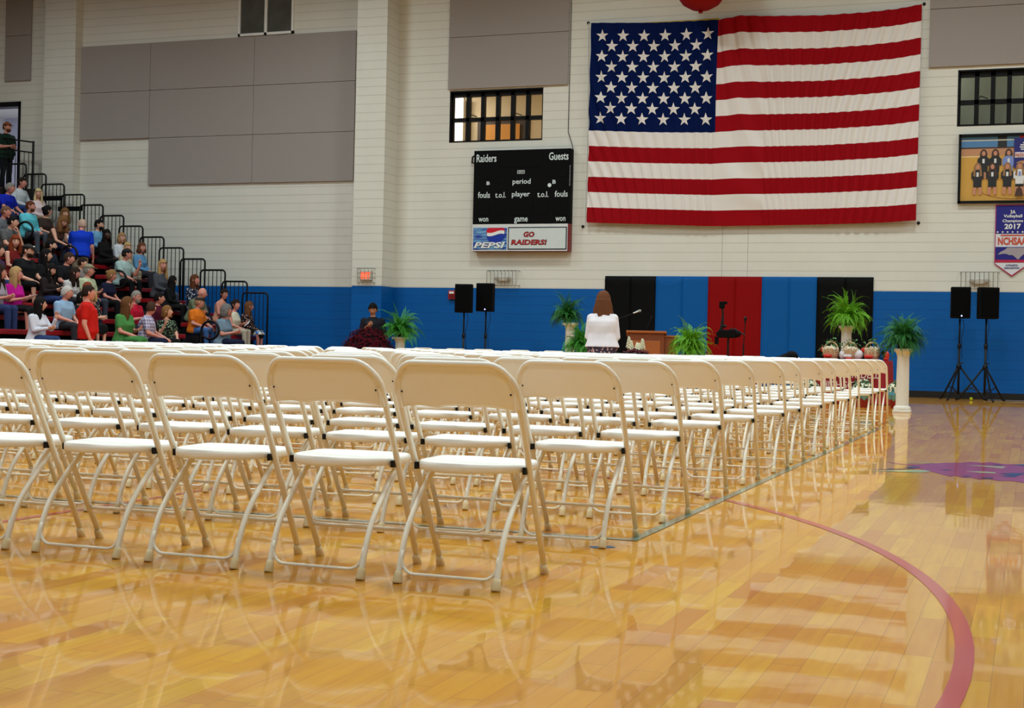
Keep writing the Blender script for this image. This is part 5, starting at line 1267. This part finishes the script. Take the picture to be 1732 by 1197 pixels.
sit(5, 24.72, 'pale woman with long black hair right of the man in the black cap', -.02, sex='f', lean=.1, head=(R_(35), 0), hair=('long', BLK), shirt=((16, 16, 18), 'long'), legs=(BLKC, 'pants'))
sit(5, 23.25, 'dark haired woman in a mauve shirt at the left edge, mid-height', -.02, sex='f', lean=.1, head=(R_(35), 0), hair=('bob', DBR), shirt=((62, 44, 70), 'short'), legs=(JEAN, 'pants'))
_t, _S, _R = sit(3, 22.34, 'woman with long light brown hair in a bright magenta top', .02, sex='f', lean=.08, arms=('hold', 'hold'), head=(R_(40), -.05), hair=('long', (168, 132, 88)), shirt=((178, 10, 130), 'short'), legs=(BLKC, 'skirt'), skin='pink')
paper(world(_t, (_S[1][1]+_S[-1][1])/2+Vector((.12, 0, .03))), (.2, -.5, 0), 'folded white programme held by the woman in magenta')
_t, _S, _R = sit(4, 24.05, 'girl with long black hair and a pink pendant looking down at her phone', -.10, sex='f', lean=.2, arms=('hold', 'hold'), head=(R_(10), .4), hair=('long', BLK), shirt=((34, 24, 26), 'long'), legs=((36, 50, 96), 'pants'))
bm = NB(); ball(bm, _S['at'](.3, .15), .012, .014, .03); obj('pendant', bm, mat('pink_pendant', srgb(226, 40, 110), .4), _t)
paper(world(_t, (_S[1][1]+_S[-1][1])/2+Vector((.1, 0, .03))), (0, -.5, 0), 'small dark phone held by the girl with the pink pendant', (.07, .14), 'phone', 'phone', M_dark)
sit(5, 25.35, 'man with short hair in a black shirt above the boy in grey', -.02, sex='m', lean=.25, head=(R_(35), .15), hair=('short', (60, 42, 34)), shirt=((18, 18, 22), 'short'), legs=(CHAR, 'pants'), skin='pink')
sit(4, 24.75, 'woman with long dark hair in an off-white top behind the man in red', -.12, sex='f', lean=.3, head=(R_(30), .25), hair=('long', DBR), shirt=((196, 192, 190), 'long'), legs=(CHAR, 'pants'), skin='pink')
sit(5, 25.88, 'small dark haired boy in grey left of the tan cap', -.14, sex='m', lean=.2, head=(R_(30), .1), hair=('short', DBR), shirt=((130, 120, 116), 'short'), legs=(CHAR, 'pants'))
_t, _S, _R = sit(4, 25.37, 'older man in a tan cap and pale green shirt', -.02, sex='m', lean=.1, arms=('hold', 'lap'), head=(R_(35), 0), hair=('short', GRY), shirt=((176, 184, 150), 'short'), legs=((50, 54, 66), 'pants'), skin='pink')
cap_on(_t, _R, (132, 124, 90))
sit(4, 26.05, 'woman in navy with her hair in a blonde brown bun, seen from the side', -.10, sex='f', lean=.25, head=(R_(35), .2), hair=('bun', (130, 94, 58)), shirt=((20, 24, 48), 'short'), legs=(BLKC, 'pants'), skin='pink')
_t, _S, _R = sit(6, 28.30, 'man in a black cap and pale mint T-shirt beside the aisle', 0, sex='m', lean=.2, arms=('wave', 'knees'), head=(R_(40), .05), hair=('short', DBR), shirt=((160, 184, 180), 'short'), legs=(BLKC, 'pants'), bulk=1.15, skin='pink')
cap_on(_t, _R, (14, 15, 18))
paper(world(_t, _S[-1][1]+Vector((.12, .02, .04))), (.1, -.3, .2), 'white sheet of paper on the knee of the man in mint')
sit(7, 29.85, 'woman with brown bobbed hair in a light blue cardigan over white', -.03, sex='f', lean=.1, head=(R_(-15), .05), hair=('bob', (96, 60, 38)), shirt=((96, 148, 190), 'long'), legs=(CHAR, 'pants'), skin='pink')
sit(5, 28.95, 'smiling woman with long blonde hair and a grey scarf', .06, sex='f', lean=.12, head=(R_(-30), .0), hair=('long', (172, 134, 84)), shirt=((70, 72, 78), 'long'), legs=((56, 66, 84), 'pants'), skin='pink')
sit(4, 28.45, 'woman dressed in black with very long dark hair turned to the right', -.12, sex='f', lean=.15, head=(R_(60), .05), hair=('long', BLK), shirt=((14, 14, 16), 'long'), legs=(BLKC, 'pants'), bulk=1.1, rz=R_(20))
sit(3, 28.55, 'bald man in an olive green shirt leaning forward', -.04, sex='m', lean=.4, arms=('fold', 'knees'), head=(R_(30), .2), hair=('bald', BLK), shirt=((104, 112, 84), 'rolled'), legs=(CHAR, 'pants'), skin='pink')
sit(4, 29.45, 'brown haired woman in a navy dotted blouse behind the bald man', -.02, sex='f', lean=.1, head=(R_(10), 0), hair=('long', AUB), shirt=((22, 28, 50), 'long'), pattern='dots', legs=(NAVY, 'pants'), skin='pink')
sit(3, 29.72, 'woman with glasses in a peach top behind the grey haired woman', -.07, sex='f', lean=.2, head=(R_(-20), .1), hair=('bun', DBR), shirt=((196, 136, 110), 'none'), legs=(CHAR, 'pants'), glasses=True, skin='pink')
_t, _S, _R = sit(2, 27.75, 'man in a black cap and bright orange shirt with jeans', -.07, sex='m', lean=.15, bulk=1.15, arms=('knees', 'lap'), head=(R_(35), .05), hair=('short', (150, 110, 80)), shirt=((214, 112, 26), 'short'), legs=((60, 96, 150), 'pants'), skin='pink')
cap_on(_t, _R, (18, 18, 22)); paper(world(_t, (_S[1][1]+_S[-1][1])/2+Vector((.14, 0, .05))), (.1, -.25, 0), 'white paper on the lap of the man in orange', (.16, .24))
sit(1, 27.95, 'woman with short grey hair in a blue grey blouse beside the man in orange', .09, sex='f', lean=.1, arms=('hold', 'hold'), head=(R_(40), .1), hair=('bob', (110, 106, 104)), shirt=((112, 134, 152), 'short'), legs=(NAVY, 'pants'), skin='pink')
_t, _S, _R = sit(2, 29.35, 'dark haired woman in a cream sleeveless top and pale trousers', -.07, sex='f', lean=.12, arms=('hold', 'lap'), head=(R_(-10), .05), hair=('bun', DBR), shirt=((206, 202, 180), 'none'), legs=((176, 168, 150), 'pants'), skin='pink')
paper(world(_t, (_S[1][1]+_S[-1][1])/2+Vector((.1, 0, .06))), (.5, -.6, 0), 'white programme held by the woman in the cream top')
sit(2, 29.98, 'woman with long brown hair in a black floral top, last before the blue wall', -.10, sex='f', lean=.1, head=(R_(45), 0), hair=('long', (104, 66, 38)), shirt=((16, 16, 18), 'long'), pattern='floral', legs=(BLKC, 'skirt'), skin='pink')
o = mound(-17.25, 29.62, 1.02, .13, .09, mat('blue_bloom', srgb(60, 110, 190), .6, noise_amt=.4, nscale=30), 60, 12, M_cream, 'small blue and white bouquet on the lap of the woman in cream', nm='bouquet', sz=.025)
sit(2, 25.38, 'grey haired man with glasses and goatee in a bright red shirt', -.03, sex='m', lean=.1, arms=('lap', 'hold'), head=(R_(5), .05), hair=('short', GRY), beard=True, shirt=((176, 14, 44), 'short'), legs=(CHAR, 'pants'), glasses=True, skin='pink')
sit(1, 24.95, 'man in a lilac plaid shirt turned to the right in the front rows', .03, sex='m', lean=.15, bulk=1.1, arms=('knees', 'lap'), head=(R_(75), .05), hair=('short', (66, 46, 36)), shirt=((100, 88, 140), 'short'), pattern='plaid', legs=(NAVY, 'pants'), skin='pink', rz=R_(25))
sit(2, 26.2, 'young dark haired man in a maroon shirt between the plaid and green patterned tops', -.02, sex='m', lean=.12, head=(R_(40), .05), hair=('short', BLK), shirt=((72, 14, 34), 'long'), legs=(CHAR, 'pants'), skin='pink')
sit(1, 25.75, 'woman with a brown bob in a black top with pale green embroidery', -.07, sex='f', lean=.0, bulk=1.15, arms=('knees', 'wave'), head=(R_(55), -.1), hair=('bob', (124, 84, 48)), shirt=((20, 26, 22), 'short'), pattern='embroidered', legs=(BLKC, 'pants'), skin='light', rz=R_(-30))
sit(1, 24.2, 'brown haired woman in a green dress facing right', .10, sex='f', lean=.1, bulk=1.1, arms=('hold', 'lap'), head=(R_(60), .05), hair=('long', (96, 62, 34)), shirt=((70, 130, 66), 'short'), legs=((60, 118, 58), 'skirt'), skin='pink')
sit(2, 23.95, 'woman with a blonde bob in a black top and black skirt, arms folded', -.09, sex='f', lean=.05, arms=('fold', 'fold'), head=(R_(-40), .05), hair=('bob', (196, 164, 100)), shirt=((14, 14, 16), 'short'), pattern='print', legs=(BLKC, 'skirt'), rz=R_(-20), skin='light')
sit(3, 24.55, 'small girl with auburn hair behind the blonde woman in black', -.22, sex='f', lean=.1, arms=('face', 'lap'), head=(R_(20), .1), hair=('bob', (126, 60, 34)), shirt=((190, 170, 180), 'short'), legs=(NAVY, 'pants'), skin='pink')
sit(2, 23.05, 'white haired man in a light blue shirt left of the man in red', -.04, sex='m', lean=.15, head=(R_(35), .1), hair=('thin', (180, 176, 170)), shirt=((140, 170, 200), 'short'), legs=(CHAR, 'pants'), skin='pink')
sit(2, 23.5, 'dark haired person in black between the white haired man and the man in red', -.15, sex='f', lean=.2, head=(R_(20), .2), hair=('bob', BLK), shirt=((20, 24, 22), 'long'), legs=(BLKC, 'pants'))
_t, _S, _R = sit(1, 21.55, 'woman with very long black hair in a white shirt raising one hand, front rows', -.05, sex='f', lean=.1, arms=('wave', 'hold'), head=(R_(50), 0), hair=('long', BLK), shirt=((208, 208, 218), 'long'), legs=((44, 62, 104), 'pants'), skin='light')
sit(3, 21.78, 'person in a grey mauve top and jeans cut by the left edge, front rows', .05, sex='f', lean=.2, arms=('hold', 'hold'), head=(R_(40), .1), hair=('long', DBR), shirt=((150, 140, 150), 'short'), legs=(JEAN, 'pants'), skin='pink')
# standing people
person('heavyset man in a red polo and dark trousers standing at the front of the bleachers', (-15.98, 21.35, 0), R_(35), sex='m', pose='stand', lean=.0, bulk=1.22, arms=('stand', 'stand'), head=(R_(10), -.02), hair=('short', DBR), shirt=((190, 24, 18), 'short'), legs=((40, 44, 58), 'pants'), k=1.02, skin='pink')
_t, _S, _R = person('balding man in a royal blue polo and khaki trousers climbing the aisle, seen from behind', (-21.32, 28.2, 1.92), R_(118), sex='m', pose='stand', lean=.28, bulk=1.25, arms=('front', 'stand'), head=(R_(35), .2), hair=('thin', (190, 160, 140)), shirt=((10, 56, 190), 'short'), legs=(KHAKI, 'pants'), k=1.02, skin='pink')
_t, _S, _R = person('man in an orange cap and dark green polo standing in the upper doorway', (-25.6, 30.66, 4.68), R_(-10), sex='m', pose='stand', lean=0, bulk=1.15, arms=('front', 'front'), head=(R_(15), 0), hair=('short', BRN), beard=True, shirt=((20, 44, 34), 'short'), legs=((20, 22, 30), 'pants'), k=1.03, skin='pink')
cap_on(_t, _R, (150, 78, 40), (70, 40, 30))
_t, _S, _R = person('young dark haired man in a black shirt by the pilaster looking at his phone', (-13.78, 28.6, 0), R_(-72), sex='m', pose='stand', lean=0, arms=('stand', 'phone'), vol=1.3, head=(0, .32), hair=('short', BLK), shirt=((22, 24, 32), 'rolled'), legs=(BLKC, 'pants'), k=.995, skin='mid', vox=.012)
paper(world(_t, _S[-1][1]+Vector((.02, .02, .08))), (.5, .9, R_(-72)), 'dark phone in the hand of the young man by the pilaster', (.07, .14), 'phone', 'phone', M_dark)
_t, _S, _R = person('woman with long auburn hair in a white cardigan and patterned skirt, seen from behind', (-5.70, 19.25, 0), R_(100), sex='f', pose='stand', lean=.03, bulk=1.18, arms=('front', 'front'), head=(R_(0), .12), hair=('long', (98, 58, 34)), shirt=((226, 218, 222), 'long'), legs=((58, 50, 66), 'skirt'), pattern='cardigan', vol=1.3, k=.945, skin='pink', vox=.011)
paper(world(_t, _S[1][1]+Vector((.10, .05, .05))), (.1, .9, R_(60)), 'small white programme in the left hand of the woman in the white cardigan', (.10, .15))
